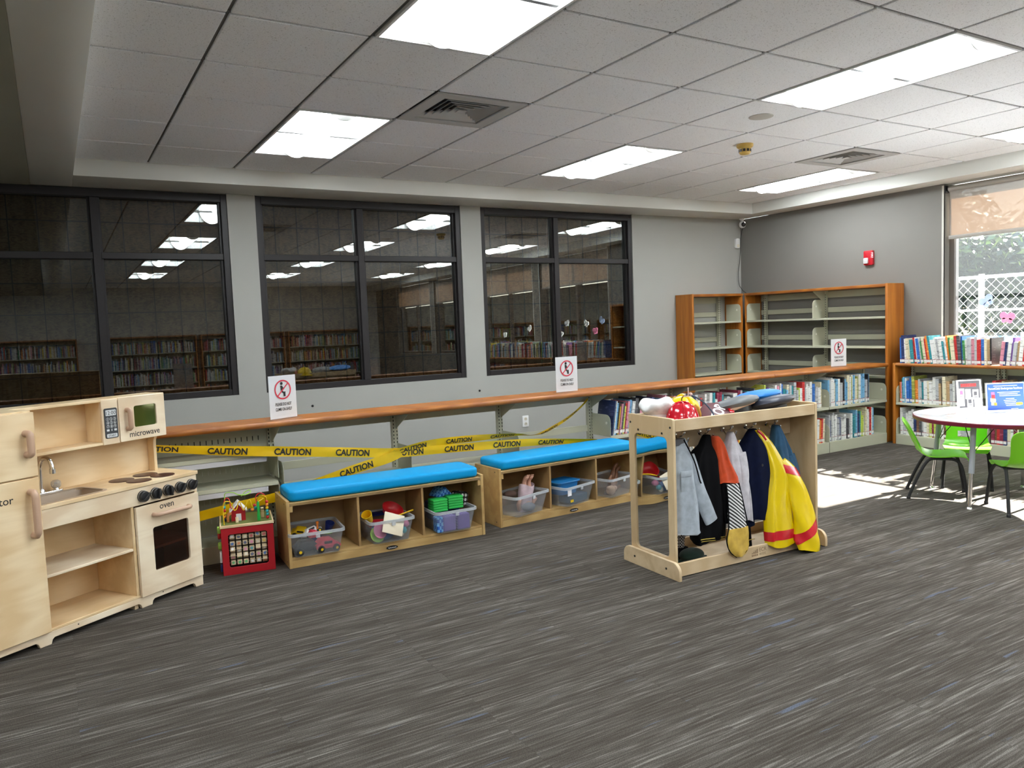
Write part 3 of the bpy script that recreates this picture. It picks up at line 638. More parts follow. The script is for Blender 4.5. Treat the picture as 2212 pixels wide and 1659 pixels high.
g3 = 'books standing on top of the low bookcase'
cw = ['white']*4+['pale grey']*4+['light blue', 'light blue', 'teal', 'red', 'red', 'orange', 'yellow', 'blue', 'navy', 'dark grey', 'black', 'maroon', 'pink', 'green', 'tan', 'cream', 'cream']
row((6.385, -1.845), 'y', .86, .795, 'bookcase top beside the orange end panel', g3, (.20, .27), (.013, .034), (.18, .22), cw, lambda f: -.02-.14*math.sin(math.pi*min(1, f*1.2)), 21)
row((6.385, -2.76), 'y', .56, .795, 'bookcase top in front of the fence', g3, (.20, .27), (.013, .034), (.18, .22), ['white']*5+['pale grey']*5+['dark grey', 'navy', 'red', 'purple', 'pink', 'teal', 'tan'], lambda f: .10-.06*f, 22)
g4 = 'books on the middle shelf of the low bookcase'
row((6.385, -1.835), 'y', .68, .41, 'low bookcase middle shelf by the corner', g4, (.20, .27), (.013, .034), (.18, .22), ['light blue', 'light blue', 'white', 'white', 'white', 'pale grey', 'pale grey', 'dark grey', 'teal', 'olive', 'red', 'blue', 'tan', 'black', 'cream', 'orange'], -.03, 23, first=[(.013, .20, 'orange'), (.016, .20, 'pink'), (.014, .24, 'teal'), (.012, .25, 'light blue'), (.014, .24, 'white')])
row((6.385, -2.70), 'y', .50, .41, 'middle shelf above the blue flyer', g4, (.19, .26), (.013, .034), (.18, .22), ['white', 'tan', 'red', 'orange', 'teal', 'green', 'yellow', 'white', 'dark grey', 'navy'], 0, 24)
g5 = 'books on the bottom shelf of the low bookcase'
row((6.385, -1.85), 'y', .78, .095, 'low bookcase bottom shelf by the corner', g5, (.19, .27), (.014, .034), (.18, .22), ['maroon', 'dark grey', 'white', 'white', 'tan', 'brown', 'cream', 'lime', 'black', 'white', 'navy', 'pale grey', 'pale grey'], -.02, 25)
row((6.385, -2.70), 'y', .45, .095, 'bottom shelf behind the green chairs', g5, (.19, .26), (.014, .034), (.18, .22), ['maroon', 'tan', 'brown', 'navy', 'white', 'cream', 'red', 'yellow'], 0, 26)
# books further along and deep in shade: one mass per shelf
def mass(p0, direction, length, z, name, label, seed, hr=(.19, .27)):
    rg = random.Random(seed); names = [n for n, _ in PAL]; m = MB(); pos = 0
    while pos < length:
        t = rg.uniform(.01, .024); h = rg.uniform(*hr); d = rg.uniform(.17, .22); mi = names.index(rg.choice(W_PALE)); i = rg.uniform(0, .02)
        if direction == 'x': m.box(p0[0]+pos, p0[0]+pos+t, p0[1]+i, p0[1]+i+d, z, z+h, mi)
        else: m.box(p0[0]+i, p0[0]+i+d, p0[1]-pos-t, p0[1]-pos, z, z+h, mi)
        pos += t+.0015
    o = m.build(name, [BM[n] for n in names], None); tag(o, label, 'books', None, 'stuff')
mass((2.955, -1.70), 'x', 2.1, .10, 'book_row', 'shaded books on the bottom counter shelf behind the dress-up clothes', 31)
mass((6.385, -3.34), 'y', 2.8, .795, 'book_row', 'books on top of the low bookcases past the picture edge, mirrored in the dark window', 32)
mass((6.385, -3.48), 'y', 2.6, .41, 'book_row', 'books on the middle shelves past the picture edge, mirrored in the dark window', 33)
# ================================================================== signs on the counter
ACRYL = mixed('clear acrylic', [('ShaderNodeBsdfTransparent', {'Color': (.985, .99, .99, 1)}, .93), ('ShaderNodeBsdfGlossy', {'Roughness': .05}, .04), ('ShaderNodeBsdfDiffuse', {'Color': (.85, .86, .88, 1)}, .03)])
def sign(x, y, phi, label):
    r = thing('sign_holder', label, 'sign', (x, y, TOPZ+.0352), phi, 'paper signs on the oak counter'); w, h = .2, .268
    MB().box(-w/2-.012, w/2+.012, -.035, .03, 0, .004).box(-w/2, w/2, -.0035, -.0015, .004, h).box(-w/2, w/2, .0015, .0035, .004, h).build('acrylic_stand', ACRYL, r)
    p = MB().box(-w/2+.002, w/2-.002, -.001, .001, .005, h-.001).build('paper', PAPER, r)
    y0 = -.0042
    MB().lathe([(.060, 0), (.060, .0006), (.0515, .0006), (.0515, 0)], 40, ring=True, M=T3((0, y0+.0006, .18), rx=math.pi/2)).prism([(-.043, .143), (-.038, .138), (.043, .217), (.038, .222)], y0-.0004, y0, 'y').build('prohibition_ring', REDINK, r)
    f = MB(); f.lathe([(.0095, 0), (.0095, .0005), (1e-4, .0006)], 16, M=T3((-.008, y0+.0006, .218), rx=math.pi/2))
    f.prism([(-.017, .205), (-.004, .206), (.003, .192), (.012, .189), (.012, .184), (-.001, .186), (-.004, .178), (-.014, .178)], y0, y0+.0005, 'y')
    f.prism([(-.013, .177), (-.003, .177), (.004, .168), (.0, .158), (-.01, .165)], y0, y0+.0005, 'y'); f.prism([(.001, .166), (.018, .168), (.018, .138), (.004, .138)], y0, y0+.0005, 'y')
    f.build('figure', INK, r)
    t = MB(); text_on(t, 'PLEASE DO NOT', .026, (0, y0, .083), (1, 0, 0), (0, 0, 1), bold=.012, sx=.60); text_on(t, 'CLIMB ON SHELF', .026, (0, y0, .052), (1, 0, 0), (0, 0, 1), bold=.012, sx=.60)
    t.build('lettering', INK, r, recalc=False)
sign(.487, -1.60, math.radians(22), 'leftmost paper sign on the counter, beside the play kitchen'); sign(2.605, -1.60, 0, 'middle paper sign, standing under the window nearest the corner'); sign(5.79, -1.60, math.radians(-7), 'rightmost paper sign, in front of the empty tall bookcase')

# ================================================================== toy benches
CUSH = mat('sky blue vinyl', (.0, .27, .58), .5, spec=.2)
def bench(x, y, rz, label, clabel, ll=1.215):
    r = thing('storage_bench', label, 'bench', (x, y, 0), rz, 'cubby benches with blue cushions'); D = .31
    for xx in (0, ll-.018): MB().box(xx, xx+.018, 0, D, 0, .385).build('side_panel', MAPLE, r, bevel=.002, seg=1)
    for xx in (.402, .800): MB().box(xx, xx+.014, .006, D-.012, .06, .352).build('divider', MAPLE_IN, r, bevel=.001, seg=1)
    MB().box(.018, ll-.018, .002, D, .352, .37).build('seat_board', MAPLE, r, bevel=.002, seg=1)
    MB().box(.018, ll-.018, .002, .0035, .3535, .3685).build('edge_band', EDGE, r)
    MB().box(.018, ll-.018, .008, D-.01, .045, .06).build('bottom_board', MAPLE, r, bevel=.001, seg=1)
    MB().box(.018, ll-.018, .004, .02, 0, .044).build('toe_board', MAPLE, r, bevel=.001, seg=1)
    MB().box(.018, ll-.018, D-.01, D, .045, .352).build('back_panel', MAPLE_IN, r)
    for xx in (.018, ll-.036): MB().box(xx, xx+.018, .005, .06, .318, .352).build('cleat', MAPLE, r)
    for xx in (.0,): 
        for yy, zz in ((.05, .36), (.05, .03), (.25, .36), (.25, .03)): MB().lathe([(.004, 0), (.004, .0012), (1e-4, .0014)], 8, M=T3((0, yy, zz), ry=-math.pi/2)).build('screw', BLACK, r)
    b = MB().prism([(.60+.036*math.cos(a), .022+.011*math.sin(a)) for a in [2*math.pi*k/24 for k in range(24)]], .0015, .004, 'y').build('oval_badge', BLACK, r)
    s = MB().tube([(.575+.05*k/12, .0012, .021+.003*math.sin(k*2.4)) for k in range(13)], .0016, 5).build('script_mark', PAPER, b)
    c = MB().prism(rrect(ll-.04, .288, .045, 5, ll/2, .155), .3705, .432, 'z').build('bench_cushion', CUSH, None, bevel=.02, seg=4, loc=(x, y, 0), rotz=rz, sharp=80)
    tag(c, clabel, 'cushion', 'blue vinyl bench cushions')
    return Matrix.Translation((x, y, 0)) @ Matrix.Rotation(rz, 4, 'Z'), rz
B1, B1r = bench(.343, -2.10, -.0497, 'left maple cubby bench beside the bead maze cube', 'sky blue cushion on the left cubby bench')
B2, B2r = bench(1.71, -2.09, .037, 'right maple cubby bench half hidden by the dress-up rack', 'sky blue cushion on the right cubby bench')

BINM = mixed('milky clear bin plastic', [('ShaderNodeBsdfTransparent', {'Color': (.96, .97, .98, 1)}, .84), ('ShaderNodeBsdfTranslucent', {'Color': (.75, .78, .82, 1)}, .05), ('ShaderNodeBsdfDiffuse', {'Color': (.74, .78, .82, 1)}, .09), ('ShaderNodeBsdfGlossy', {'Roughness': .15}, .04)])
RIMM = mixed('milky bin rim', [('ShaderNodeBsdfTransparent', {'Color': (.95, .96, .98, 1)}, .55), ('ShaderNodeBsdfDiffuse', {'Color': (.78, .82, .85, 1)}, .35), ('ShaderNodeBsdfGlossy', {'Roughness': .2}, .10)])
def tub(w, d, h, tp=.025, t=.002, base=None):
    """open tapered tub; walls leave no thickness gap"""
    m = MB(); n = 4
    def loop(z, g): s = 1-tp*2*(1-z/h)/min(w, d)*1.0; return [(x*s-(0 if not g else math.copysign(g, x)), y*s-(0 if not g else math.copysign(g, y)), z) for x, y in rrect(w, d, .025, n)]
    A = loop(0, 0); B = loop(h, 0); C_ = loop(h, t); D_ = [(x, y, t) for x, y, z in loop(0, t)]; k = len(A)
    m.v = A+B+C_+D_; m.f = [tuple(range(k-1, -1, -1)), tuple(range(3*k, 4*k))]
    for a in range(3):
        for i in range(k): m.f.append((a*k+i, a*k+(i+1) % k, (a+1)*k+(i+1) % k, (a+1)*k+i))
    m.m = [0]*len(m.f); return m
def toy_bin(F, fr, u, y, rot, label, w=.30, d=.30, h=.135):
    P = F @ Vector((u, y, .0605)); r = thing('toy_bin', label, 'bin', P, fr+rot, 'clear toy bins in the benches')
    tub(w, d, h).build('tub', BINM, r, smooth=True, sharp=40)
    rim = MB(); o = rrect(w+.016, d+.016, .03, 4); i_ = rrect(w-.004, d-.004, .025, 4); k = len(o)
    for z in (h-.012, h+.004): rim.v += [(x, y_, z) for x, y_ in o]+[(x, y_, z) for x, y_ in i_]
    for i in range(k):
        j = (i+1) % k; rim.f += [(i, j, 2*k+j, 2*k+i), (k+j, k+i, 3*k+i, 3*k+j), (2*k+i, 2*k+j, 3*k+j, 3*k+i), (j, i, k+i, k+j)]
    rim.m = [0]*len(rim.f); rim.build('rim', RIMM, r, smooth=True, sharp=40)
    Box('handle_tab', RIMM, r, -.012, .012, -d/2-.014, -d/2-.006, h-.03, h-.008, .003)
    return r.matrix_basis if False else (Matrix.Translation(P) @ Matrix.Rotation(fr+rot, 4, 'Z')), fr+rot
m1, r1 = toy_bin(B1, B1r, .165, .11, -.06, 'clear bin of toy cars in the left bench, nearest the bead maze')
m2, r2 = toy_bin(B1, B1r, .595, .11, .03, 'clear bin of play dishes with a red bowl', w=.27)
m3, r3 = toy_bin(B1, B1r, 1.00, .10, .02, 'clear bin of soft patterned blocks with two green ones on top', w=.27)
m4, r4 = toy_bin(B2, B2r, .205, .075, .24, 'clear bin with an upside-down doll in pale pink', w=.325, d=.235)
m5, r5 = toy_bin(B2, B2r, .612, .085, .24, 'clear bin with a blue tub inside it', w=.32, d=.235)
m6, r6 = toy_bin(B2, B2r, 1.0, .09, .24, 'clear bin with a brown doll foot sticking out', w=.30, d=.235)
TOY = {n: mat('toy plastic '+n, c, .35) for n, c in (('red', (.55, .015, .02)), ('coral', (.60, .05, .08)), ('yellow', (.75, .48, .01)), ('blue', (.01, .14, .45)), ('green', (.02, .38, .06)), ('lime', (.35, .62, .10)), ('white', (.78, .78, .77)), ('black', (.02, .02, .022)), ('orange', (.75, .20, .02)), ('purple', (.22, .12, .42)), ('pink', (.70, .20, .35)), ('teal', (.02, .35, .40)), ('cream', (.68, .60, .45)), ('navy', (.01, .02, .12)))}
def toy_car(F, rz, loc, col, label, s=1.0, ang=0, tilt=0):
    P = F @ Vector(loc); r = thing('toy_car', label, 'toy car', P, rz+ang, 'toy cars in the clear bin'); r.rotation_euler = (tilt, tilt*.6, rz+ang)
    MB().prism([(-.055*s, .012*s), (.055*s, .012*s), (.058*s, .026*s), (.035*s, .032*s), (.02*s, .05*s), (-.028*s, .05*s), (-.042*s, .033*s), (-.056*s, .03*s)], -.025*s, .025*s, 'y').build('body', TOY[col], r, bevel=.004*s)
    MB().box(-.022*s, .014*s, -.0258*s, .0258*s, .034*s, .045*s).build('windows', TOY['black'], r)
    for sx in (-.034, .034):
        for sy in (-.027, .027):
            w = MB().lathe([(.004*s, -.007*s), (.014*s, -.007*s), (.015*s, 0), (.014*s, .007*s), (.004*s, .007*s)], 14, M=T3((sx*s, sy*s, .0145*s), rx=math.pi/2)).build('wheel', TOY['black'], r, smooth=True, sharp=40)
            MB().lathe([(.006*s, -.0078*s), (.006*s, .0078*s)], 10, M=T3((sx*s, sy*s, .0145*s), rx=math.pi/2)).build('hub', TOY['yellow'], w)
toy_car(m1, r1, (.055, -.075, .010), 'coral', 'coral red toy car with big black wheels at the front of the bin', 1.35, .25, .12); toy_car(m1, r1, (-.05, -.075, .006), 'black', 'black toy truck low in the clear bin', 1.5, .1); toy_car(m1, r1, (.0, .03, .07), 'white', 'white and black toy car lying on the pile', 1.1, .5, -.3); toy_car(m1, r1, (-.06, .06, .075), 'yellow', 'yellow toy car at the back of the pile', 1.0, -.3, .3); toy_car(m1, r1, (.02, .09, .01), 'navy', 'navy toy car at the bottom of the bin', 1.2, 1.3)
def chunk(F, rz, name, loc, label, cat, col, build, group=None, rot=(0, 0, 0)):
    o = build.build(name, TOY[col] if isinstance(col, str) else col, None, bevel=.003); o.location = F @ Vector(loc); o.rotation_euler = (rot[0], rot[1], rz+rot[2]); return tag(o, label, cat, group)
chunk(m1, r1, 'toy_block', (-.01, -.04, .085), 'bright red wedge block on the toy car pile', 'toy block', 'coral', MB().prism([(-.03, 0), (.03, 0), (.02, .035), (-.015, .04)], -.02, .02, 'y'), 'loose toys in the bins', (.2, .1, .4))
chunk(m1, r1, 'toy_wrench', (.06, -.03, .09), 'lime green toy wrench on the toy car pile', 'toy tool', 'lime', MB().prism([(-.04, 0), (-.03, .012), (.02, .01), (.04, .02), (.045, .012), (.034, .004), (.045, -.006), (.02, -.004)], -.005, .005, 'y'), 'loose toys in the bins', (.9, .2, .3))
chunk(m1, r1, 'toy_stick', (.03, .02, .11), 'small orange peg standing on the toy car pile', 'toy', 'orange', MB().lathe([(.006, 0), (.006, .03), (.009, .032), (.009, .045), (1e-4, .047)], 10), 'loose toys in the bins')
chunk(m1, r1, 'toy_cup', (.10, .07, .085), 'dark blue toy cup at the right of the car bin', 'toy cup', 'navy', MB().lathe([(.02, 0), (.028, .05), (.025, .05), (.018, .004), (1e-4, .004)], 16), 'loose toys in the bins', (.4, .2, 0))
# play dishes
def bowl(r, h): return MB().lathe([(r*.5, 0), (r*.8, h*.35), (r, h), (r*.96, h), (r*.76, h*.38), (r*.46, .004), (1e-4, .004)], 28)
b = bowl(.068, .05).build('toy_bowl', TOY['red'], smooth=True, sharp=50); b.location = m2 @ Vector((.05, .03, .125)); b.rotation_euler = (.5, .25, 0); tag(b, 'shiny red toy bowl tipped on the dish pile', 'toy bowl')
b = bowl(.06, .045).build('toy_bowl', TOY['red'], smooth=True, sharp=50); b.location = m2 @ Vector((-.05, .03, .06)); b.rotation_euler = (-.3, .1, 0); tag(b, 'red toy bowl deep in the dish bin', 'toy bowl')
b = MB().lathe([(.022, 0), (.032, .065), (.029, .065), (.02, .004), (1e-4, .004)], 20).build('toy_cup', TOY['yellow'], smooth=True, sharp=50); b.location = m2 @ Vector((-.10, -.02, .12)); b.rotation_euler = (.5, -.5, 0); tag(b, 'yellow toy cup tipped at the left of the dish bin', 'toy cup')
chunk(m2, r2, 'toy_board', (.0, -.150, .105), 'cream toy cutting board leaning out over the bin rim', 'toy board', 'cream', MB().box(-.066, .066, -.003, .003, -.055, .07), None, (-.42, .38, 0))
b = bowl(.075, .07).build('toy_bowl', TOY['blue'], smooth=True, sharp=50); b.location = m2 @ Vector((-.02, -.05, .008)); tag(b, 'blue toy bowl at the bottom of the dish bin', 'toy bowl')
chunk(m2, r2, 'toy_plate', (-.08, -.09, .05), 'lime green toy plate against the bin side', 'toy plate', 'lime', MB().lathe([(.04, 0), (.05, .006), (1e-4, .004)], 20), None, (1.2, 0, .2)); chunk(m2, r2, 'toy_plate', (-.07, -.11, .075), 'pink toy plate against the bin side', 'toy plate', 'pink', MB().lathe([(.04, 0), (.048, .006), (1e-4, .004)], 20), None, (1.2, .2, .2))
chunk(m2, r2, 'toy_spatula', (.11, -.05, .14), 'yellow toy spatula handle poking right over the rim', 'toy', 'yellow', MB().tube([(-.06, 0, -.012), (.06, 0, .012)], .005, 8), None)
for k, (cx, cy, cz, c_, n_) in enumerate(((.08, -.10, .03, 'teal', 'teal'), (.05, -.11, .055, 'blue', 'bright blue'), (.10, -.09, .065, 'pink', 'pink'), (.06, -.10, .012, 'cream', 'cream'))):
    o = MB().ball((0, 0, 0), .022, 14).build('toy_ball', TOY[c_], smooth=True); o.location = m2 @ Vector((cx, cy, cz+.022)); tag(o, 'small %s play food ball in the dish bin' % n_, 'toy', 'play food in the dish bin')
chunk(m2, r2, 'toy_tray', (.0, .09, .125), 'dark blue toy tray at the back of the dish bin', 'toy tray', 'navy', MB().prism(rrect(.17, .05, .02), 0, .008, 'z'), None, (.25, 0, 0))
# soft blocks
def pat_mat(name, c1, c2, kind, sc):
    m = mat(name, c1, .6); b = m.node_tree.nodes['Principled BSDF']; v = coords(m, (1, 1, 1), 0, 'Object', (0, 0, .785) if kind == 'check45' else (0, 0, 0))
    if kind == 'dots':
        # round spots on a square lattice, on whichever face looks out
        fr = N(m, 'ShaderNodeVectorMath', operation='SCALE'); fr.inputs['Scale'].default_value = sc; L(m, v, fr.inputs[0]); f2 = N(m, 'ShaderNodeVectorMath', operation='FRACTION'); L(m, fr.outputs[0], f2.inputs[0]); f3 = N(m, 'ShaderNodeVectorMath', operation='SUBTRACT'); f3.inputs[1].default_value = (.5, .5, .5); L(m, f2.outputs[0], f3.inputs[0]); ln = N(m, 'ShaderNodeVectorMath', operation='LENGTH'); L(m, f3.outputs[0], ln.inputs[0])
        L(m, ramp(m, ln.outputs['Value'], [(.36, c2), (.38, c1)]), b.inputs['Base Color'])
    elif kind == 'stripe':
        v = coords(m, (1, 0, 1), 0, 'Object', (0, .9, 0)); w = N(m, 'ShaderNodeTexWave', Scale=sc, bands_direction='X'); L(m, v, w.inputs['Vector']); L(m, ramp(m, w.outputs['Fac'], [(.45, c1), (.55, c2)]), b.inputs['Base Color'])
    else:
        w = N(m, 'ShaderNodeTexChecker', Scale=sc); w.inputs[1].default_value = (*c1, 1); w.inputs[2].default_value = (*c2, 1); L(m, v, w.inputs['Vector']); L(m, w.outputs[0], b.inputs['Base Color'])
    return m
ARG = pat_mat('blue argyle', (.01, .10, .45), (.15, .40, .75), 'check45', 48); PURP = pat_mat('purple dotted', (.20, .13, .42), (.42, .35, .62), 'dots', 60); POLKA = pat_mat('black polka dot', (.015, .015, .015), (.8, .8, .8), 'dots', 36)
def ridged(w, h, d):
    m = MB()
    for k in range(5): m.box(-w/2, w/2, -d/2, d/2, h*k/5+.0008, h*(k+1)/5-.0008)
    m.box(-w/2+.003, w/2-.003, -d/2+.003, d/2-.003, 0, h); return m
gs = 'soft blocks in the right bin of the left bench'
for loc_, rz_, lab in (((-.078, -.045, .125), .04, 'left of the two ridged green blocks on the block bin'), ((.032, -.04, .13), -.08, 'right of the two ridged green blocks on the block bin')):
    o = ridged(.098, .078, .085).build('soft_block', TOY['green'], None, bevel=.004); o.location = m3 @ Vector(loc_); o.rotation_euler = (0, 0, r3+rz_); tag(o, lab, 'toy block', gs)
for loc_, mt, lab in (((-.035, -.085, .006), PURP, 'left purple dotted block low in the bin'), ((.06, -.085, .006), PURP, 'right purple dotted block low in the bin'), ((-.10, -.09, .006), ARG, 'blue argyle block in the bin corner')):
    o = MB().box(-.042 if mt is PURP else -.02, .042 if mt is PURP else .02, -.035, .035, 0, .095).build('soft_block', mt, None, bevel=.008, seg=3); o.location = m3 @ Vector(loc_); o.rotation_euler = (0, 0, r3); tag(o, lab, 'toy block', gs)
o = MB().prism([(-.06, 0), (.06, 0), (0, .06)], -.05, .05, 'y').build('soft_block', ARG, None, bevel=.006); o.location = m3 @ Vector((-.02, .045, .2)); o.rotation_euler = (0, 0, r3+.3); tag(o, 'blue argyle triangle block on top of the pile', 'toy block', gs)
o = MB().box(-.045, .045, -.045, .045, 0, .09).build('soft_block', POLKA, None, bevel=.02, seg=4); o.location = m3 @ Vector((.095, .03, .12)); o.rotation_euler = (0, .2, r3+.3); tag(o, 'black block with white polka dots behind the green ones', 'toy block', gs)
o = MB().box(-.1, .1, -.05, .05, 0, .11).build('soft_block', TOY['navy'], None, bevel=.01, seg=3); o.location = m3 @ Vector((-.01, .045, .06)); o.rotation_euler = (0, 0, r3); tag(o, 'dark blue soft block hidden under the green blocks', 'toy block', gs)
# dolls: legs up out of their bins
SKIN = mat('peach doll skin', (.62, .34, .24), .45); SKINB = mat('brown doll skin', (.20, .09, .045), .45); LILAC = cloth('pale pink doll clothes', (.62, .48, .52)); HAIR = mat('dark doll hair', (.03, .015, .01), .7)
def doll(F, rz, loc, skin, dress, hair, label, s=1.0, spread=.018, lean=(.15, .05)):
    r = thing('baby_doll', label, 'doll', F @ Vector(loc), rz, 'baby dolls lying head down in bins'); r.rotation_euler = (lean[0], lean[1], rz)
    m_ = MB()
    for sd in (-1, 1):
        x = sd*spread*s
        m_.tube([(x, 0, .03*s), (x*1.15, -.004*s, .09*s), (x*1.1, .0, .135*s), (x*1.05, -.004*s, .155*s), (x*1.05, -.016*s, .172*s), (x*1.05, -.03*s, .186*s)], [.026*s, .022*s, .016*s, .016*s, .017*s, .011*s], 12)
        for t in range(5): m_.ball((x*1.05+(t-2)*.0052*s, -.034*s+abs(t-1.5)*.002*s, .190*s), .0045*s*(1.25 if (t == (0 if sd > 0 else 4)) else 1), 8)
    m_.tube([(0, 0, -.09*s), (0, 0, -.05*s), (0, 0, 0), (0, 0, .035*s)], [.03*s, .045*s, .05*s, .035*s], 14)
    m_.ball((0, 0, -.125*s), .048*s, 16)
    for sd in (-1, 1): m_.tube([(sd*.045*s, 0, -.06*s), (sd*.075*s, -.01*s, -.02*s), (sd*.085*s, -.03*s, .02*s)], [.018*s, .015*s, .012*s], 10)
    m_.build('body', skin, r, smooth=True, sharp=180)
    if dress:
        def fn(u, v):
            a = 2*math.pi*u; z = (-.085+.205*v)*s; R = (.052+.012*v+.005*math.sin(5*a+v*4)*v)*s*(1 if v < .8 else 1-.3*(v-.8)); return (R*math.cos(a), R*.75*math.sin(a)-.004*s, z+.008*s*math.sin(2*a+1)*v)
        MB().grid(fn, 40, 10, wrap=True).build('romper', dress, r, smooth=True, sharp=180)
    MB().ball((0, .008*s, -.13*s), .051*s, 14).build('hair', hair, r, smooth=True)
doll(m4, r4, (.045, .0, .068), SKIN, LILAC, HAIR, 'upside-down doll in a pale pink romper with its feet in the air', .95, .021, (.1, .08)); doll(m6, r6, (.055, .02, .07), SKINB, None, HAIR, 'brown-skinned doll lying with one foot over the bin rim', .80, .024, (-.25, .75))
o = MB().ball((0, 0, 0), .035, 16, sc=(1.1, .8, 1)).ball((.035, 0, .012), .018, 12).ball((-.03, -.01, .02), .015, 12).build('plush_toy', mat('tan plush', (.55, .36, .24), .9), smooth=True); o.location = m6 @ Vector((-.06, -.05, .042)); tag(o, 'tan plush toy pressed against the bin side', 'plush toy')
o = MB().ball((0, 0, 0), .05, 16, sc=(1, .8, .6)).build('doll_blanket', mat('grey doll blanket', (.22, .23, .26), .9), smooth=True); o.location = m4 @ Vector((.03, -.045, .035)); tag(o, 'grey bundled doll blanket low in the doll bin', 'blanket')
o = MB().ball((0, 0, 0), .045, 16, sc=(1.1, .8, .55)).build('doll_hair_bundle', mat('brown hair bundle', (.06, .03, .02), .9), smooth=True); o.location = m4 @ Vector((-.075, .02, .13)); tag(o, 'dark brown doll hair spilling at the left of the doll bin', 'doll hair')
BLUET = mixed('clear blue tub plastic', [('ShaderNodeBsdfDiffuse', {'Color': (.02, .22, .55, 1)}, .62), ('ShaderNodeBsdfTransparent', {'Color': (.3, .6, .95, 1)}, .28), ('ShaderNodeBsdfGlossy', {'Roughness': .15}, .10)])
r = thing('blue_tub', 'translucent blue tub set inside a clear bin', 'tub', m5 @ Vector((-.045, .01, .075)), r5-.1); tub(.19, .15, .085, .012).build('tub', BLUET, r, smooth=True, sharp=40)
MB().prism(rrect(.205, .165, .02), .08, .09, 'z').build('lid', BLUET, r, bevel=.002)
o = MB().prism(rrect(.2, .12, .02), 0, .05, 'z').build('toy_tray', mat('slate toy case', (.05, .09, .13), .5), None, bevel=.006); o.location = m5 @ Vector((.03, -.02, .008)); o.rotation_euler = (0, 0, r5); tag(o, 'slate blue toy case under the blue tub', 'toy case')
o = MB().box(-.02, .02, -.0012, 0, 0, .04).build('bin_label', PAPER); o.location = m5 @ Vector((-.12, -.1145, .08)); o.rotation_euler = (0, 0, r5); tag(o, 'white paper label stuck on the clear bin with the blue tub', 'label')
o = MB().box(-.016, .016, -.0012, 0, 0, .018).build('bin_label', TOY['yellow']); o.location = m5 @ Vector((-.09, -.109, .03)); o.rotation_euler = (0, 0, r5); tag(o, 'small yellow sticker on the clear bin with the blue tub', 'label')

# ================================================================== bead maze cube
REDW = mat('red painted wood', (.36, .008, .014), .4); MEADOW = mat('painted meadow', (.12, .15, .03), .6)
def ring(mb, outer, inner, d0, d1, axis, mi=0):
    def P(a, b, d): return {'x': (d, a, b), 'y': (a, d, b), 'z': (a, b, d)}[axis]
    k = len(outer); o = len(mb.v)
    for d in (d0, d1): mb.v += [P(a, b, d) for a, b in outer]+[P(a, b, d) for a, b in inner]
    for i in range(k):
        j = (i+1) % k
        for f in ((i, j, k+j, k+i), (2*k+j, 2*k+i, 3*k+i, 3*k+j), (i, 2*k+i, 2*k+j, j), (k+i, k+j, 3*k+j, 3*k+i)): mb.f.append(tuple(q+o for q in f)); mb.m.append(mi)
    return mb
cu = thing('activity_cube', 'red wooden activity cube with alphabet blocks and bead maze on top', 'activity cube', (.010, -1.995, 0), -.172); CW = .275
ring(MB(), rrect(CW, .262, .004, 4, CW/2, .131), rrect(.205, .185, .012, 4, CW/2, .133), 0, .014, 'y').build('front_frame', REDW, cu, bevel=.0015, seg=1)
for xx in (0, CW-.012): MB().box(xx, xx+.012, .0145, .27, 0, .262).build('side_panel', REDW, cu, bevel=.001, seg=1)
MB().box(.0125, CW-.0125, .257, .27, 0, .262).build('back_panel', REDW, cu); MB().box(.0125, CW-.0125, .05, .055, .0, .25).build('inner_board', BLACK, cu)
MB().box(-.004, CW+.004, -.004, .274, .2625, .278).build('top_board', BIRCH_X, cu, bevel=.002, seg=1); MB().box(.004, CW-.004, .004, .266, .278, .2795).build('painted_top', MEADOW, cu)
CT = .2796; BCOL = ['cream', 'pink', 'red', 'orange', 'green', 'white', 'yellow', 'blue', 'teal', 'navy']
PICS = [mat('block picture '+c, tuple(x*.7+.1 for x in (TOY[c].node_tree.nodes['Principled BSDF'].inputs[0].default_value[:3])), .5) for c in BCOL]
LBLK = mat('letter block wood', (.50, .39, .25), .5); rg = random.Random(4)
for rI in range(5):
    z = .062+rI*.0355
    MB().tube([(.03, .028, z), (CW-.03, .028, z)], .0018, 6).build('spindle', ALU, cu)
    for cI in range(6):
        x = .055+cI*.0335; a = rg.choice([0, 0, .05, -.1, .7, -.6, 1.0, .5])
        b_ = MB().box(-.013, .013, -.0125, .0125, -.0125, .0125).build('letter_block', LBLK, cu, bevel=.0015, seg=1, loc=(x, .028, z)); b_.rotation_euler = (a, 0, 0)
        pm = MB().prism([(.0085*math.cos(q)*rg.uniform(.7, 1.2), .0085*math.sin(q)*rg.uniform(.7, 1.2)) for q in [2*math.pi*k/9 for k in range(9)]], -.0132, -.0126, 'y')
        pm.build('picture', rg.choice(PICS), b_)
def wire(pts, mt, r=.0028):
    # smooth by Catmull-Rom
    P = [Vector(p) for p in pts]; out = []
    for i in range(len(P)-1):
        a, b, c, d = P[max(0, i-1)], P[i], P[i+1], P[min(len(P)-1, i+2)]
        for k in range(6):
            t = k/6; out.append(.5*((2*b)+(c-a)*t+(2*a-5*b+4*c-d)*t*t+(3*b-a-3*c+d)*t**3))
    out.append(P[-1]); MB().tube(out, r, 7).build('maze_wire', mt, cu, smooth=True)
wire([(.02, .02, CT), (.02, .02, CT+.09), (.03, .02, CT+.125), (.06, .025, CT+.12), (.075, .03, CT+.075), (.09, .03, CT+.08), (.105, .03, CT+.12), (.12, .03, CT+.075), (.13, .03, CT+.072), (.145, .03, CT+.11), (.16, .03, CT+.12), (.17, .03, CT+.085), (.175, .035, CT+.07)], TOY['yellow'])
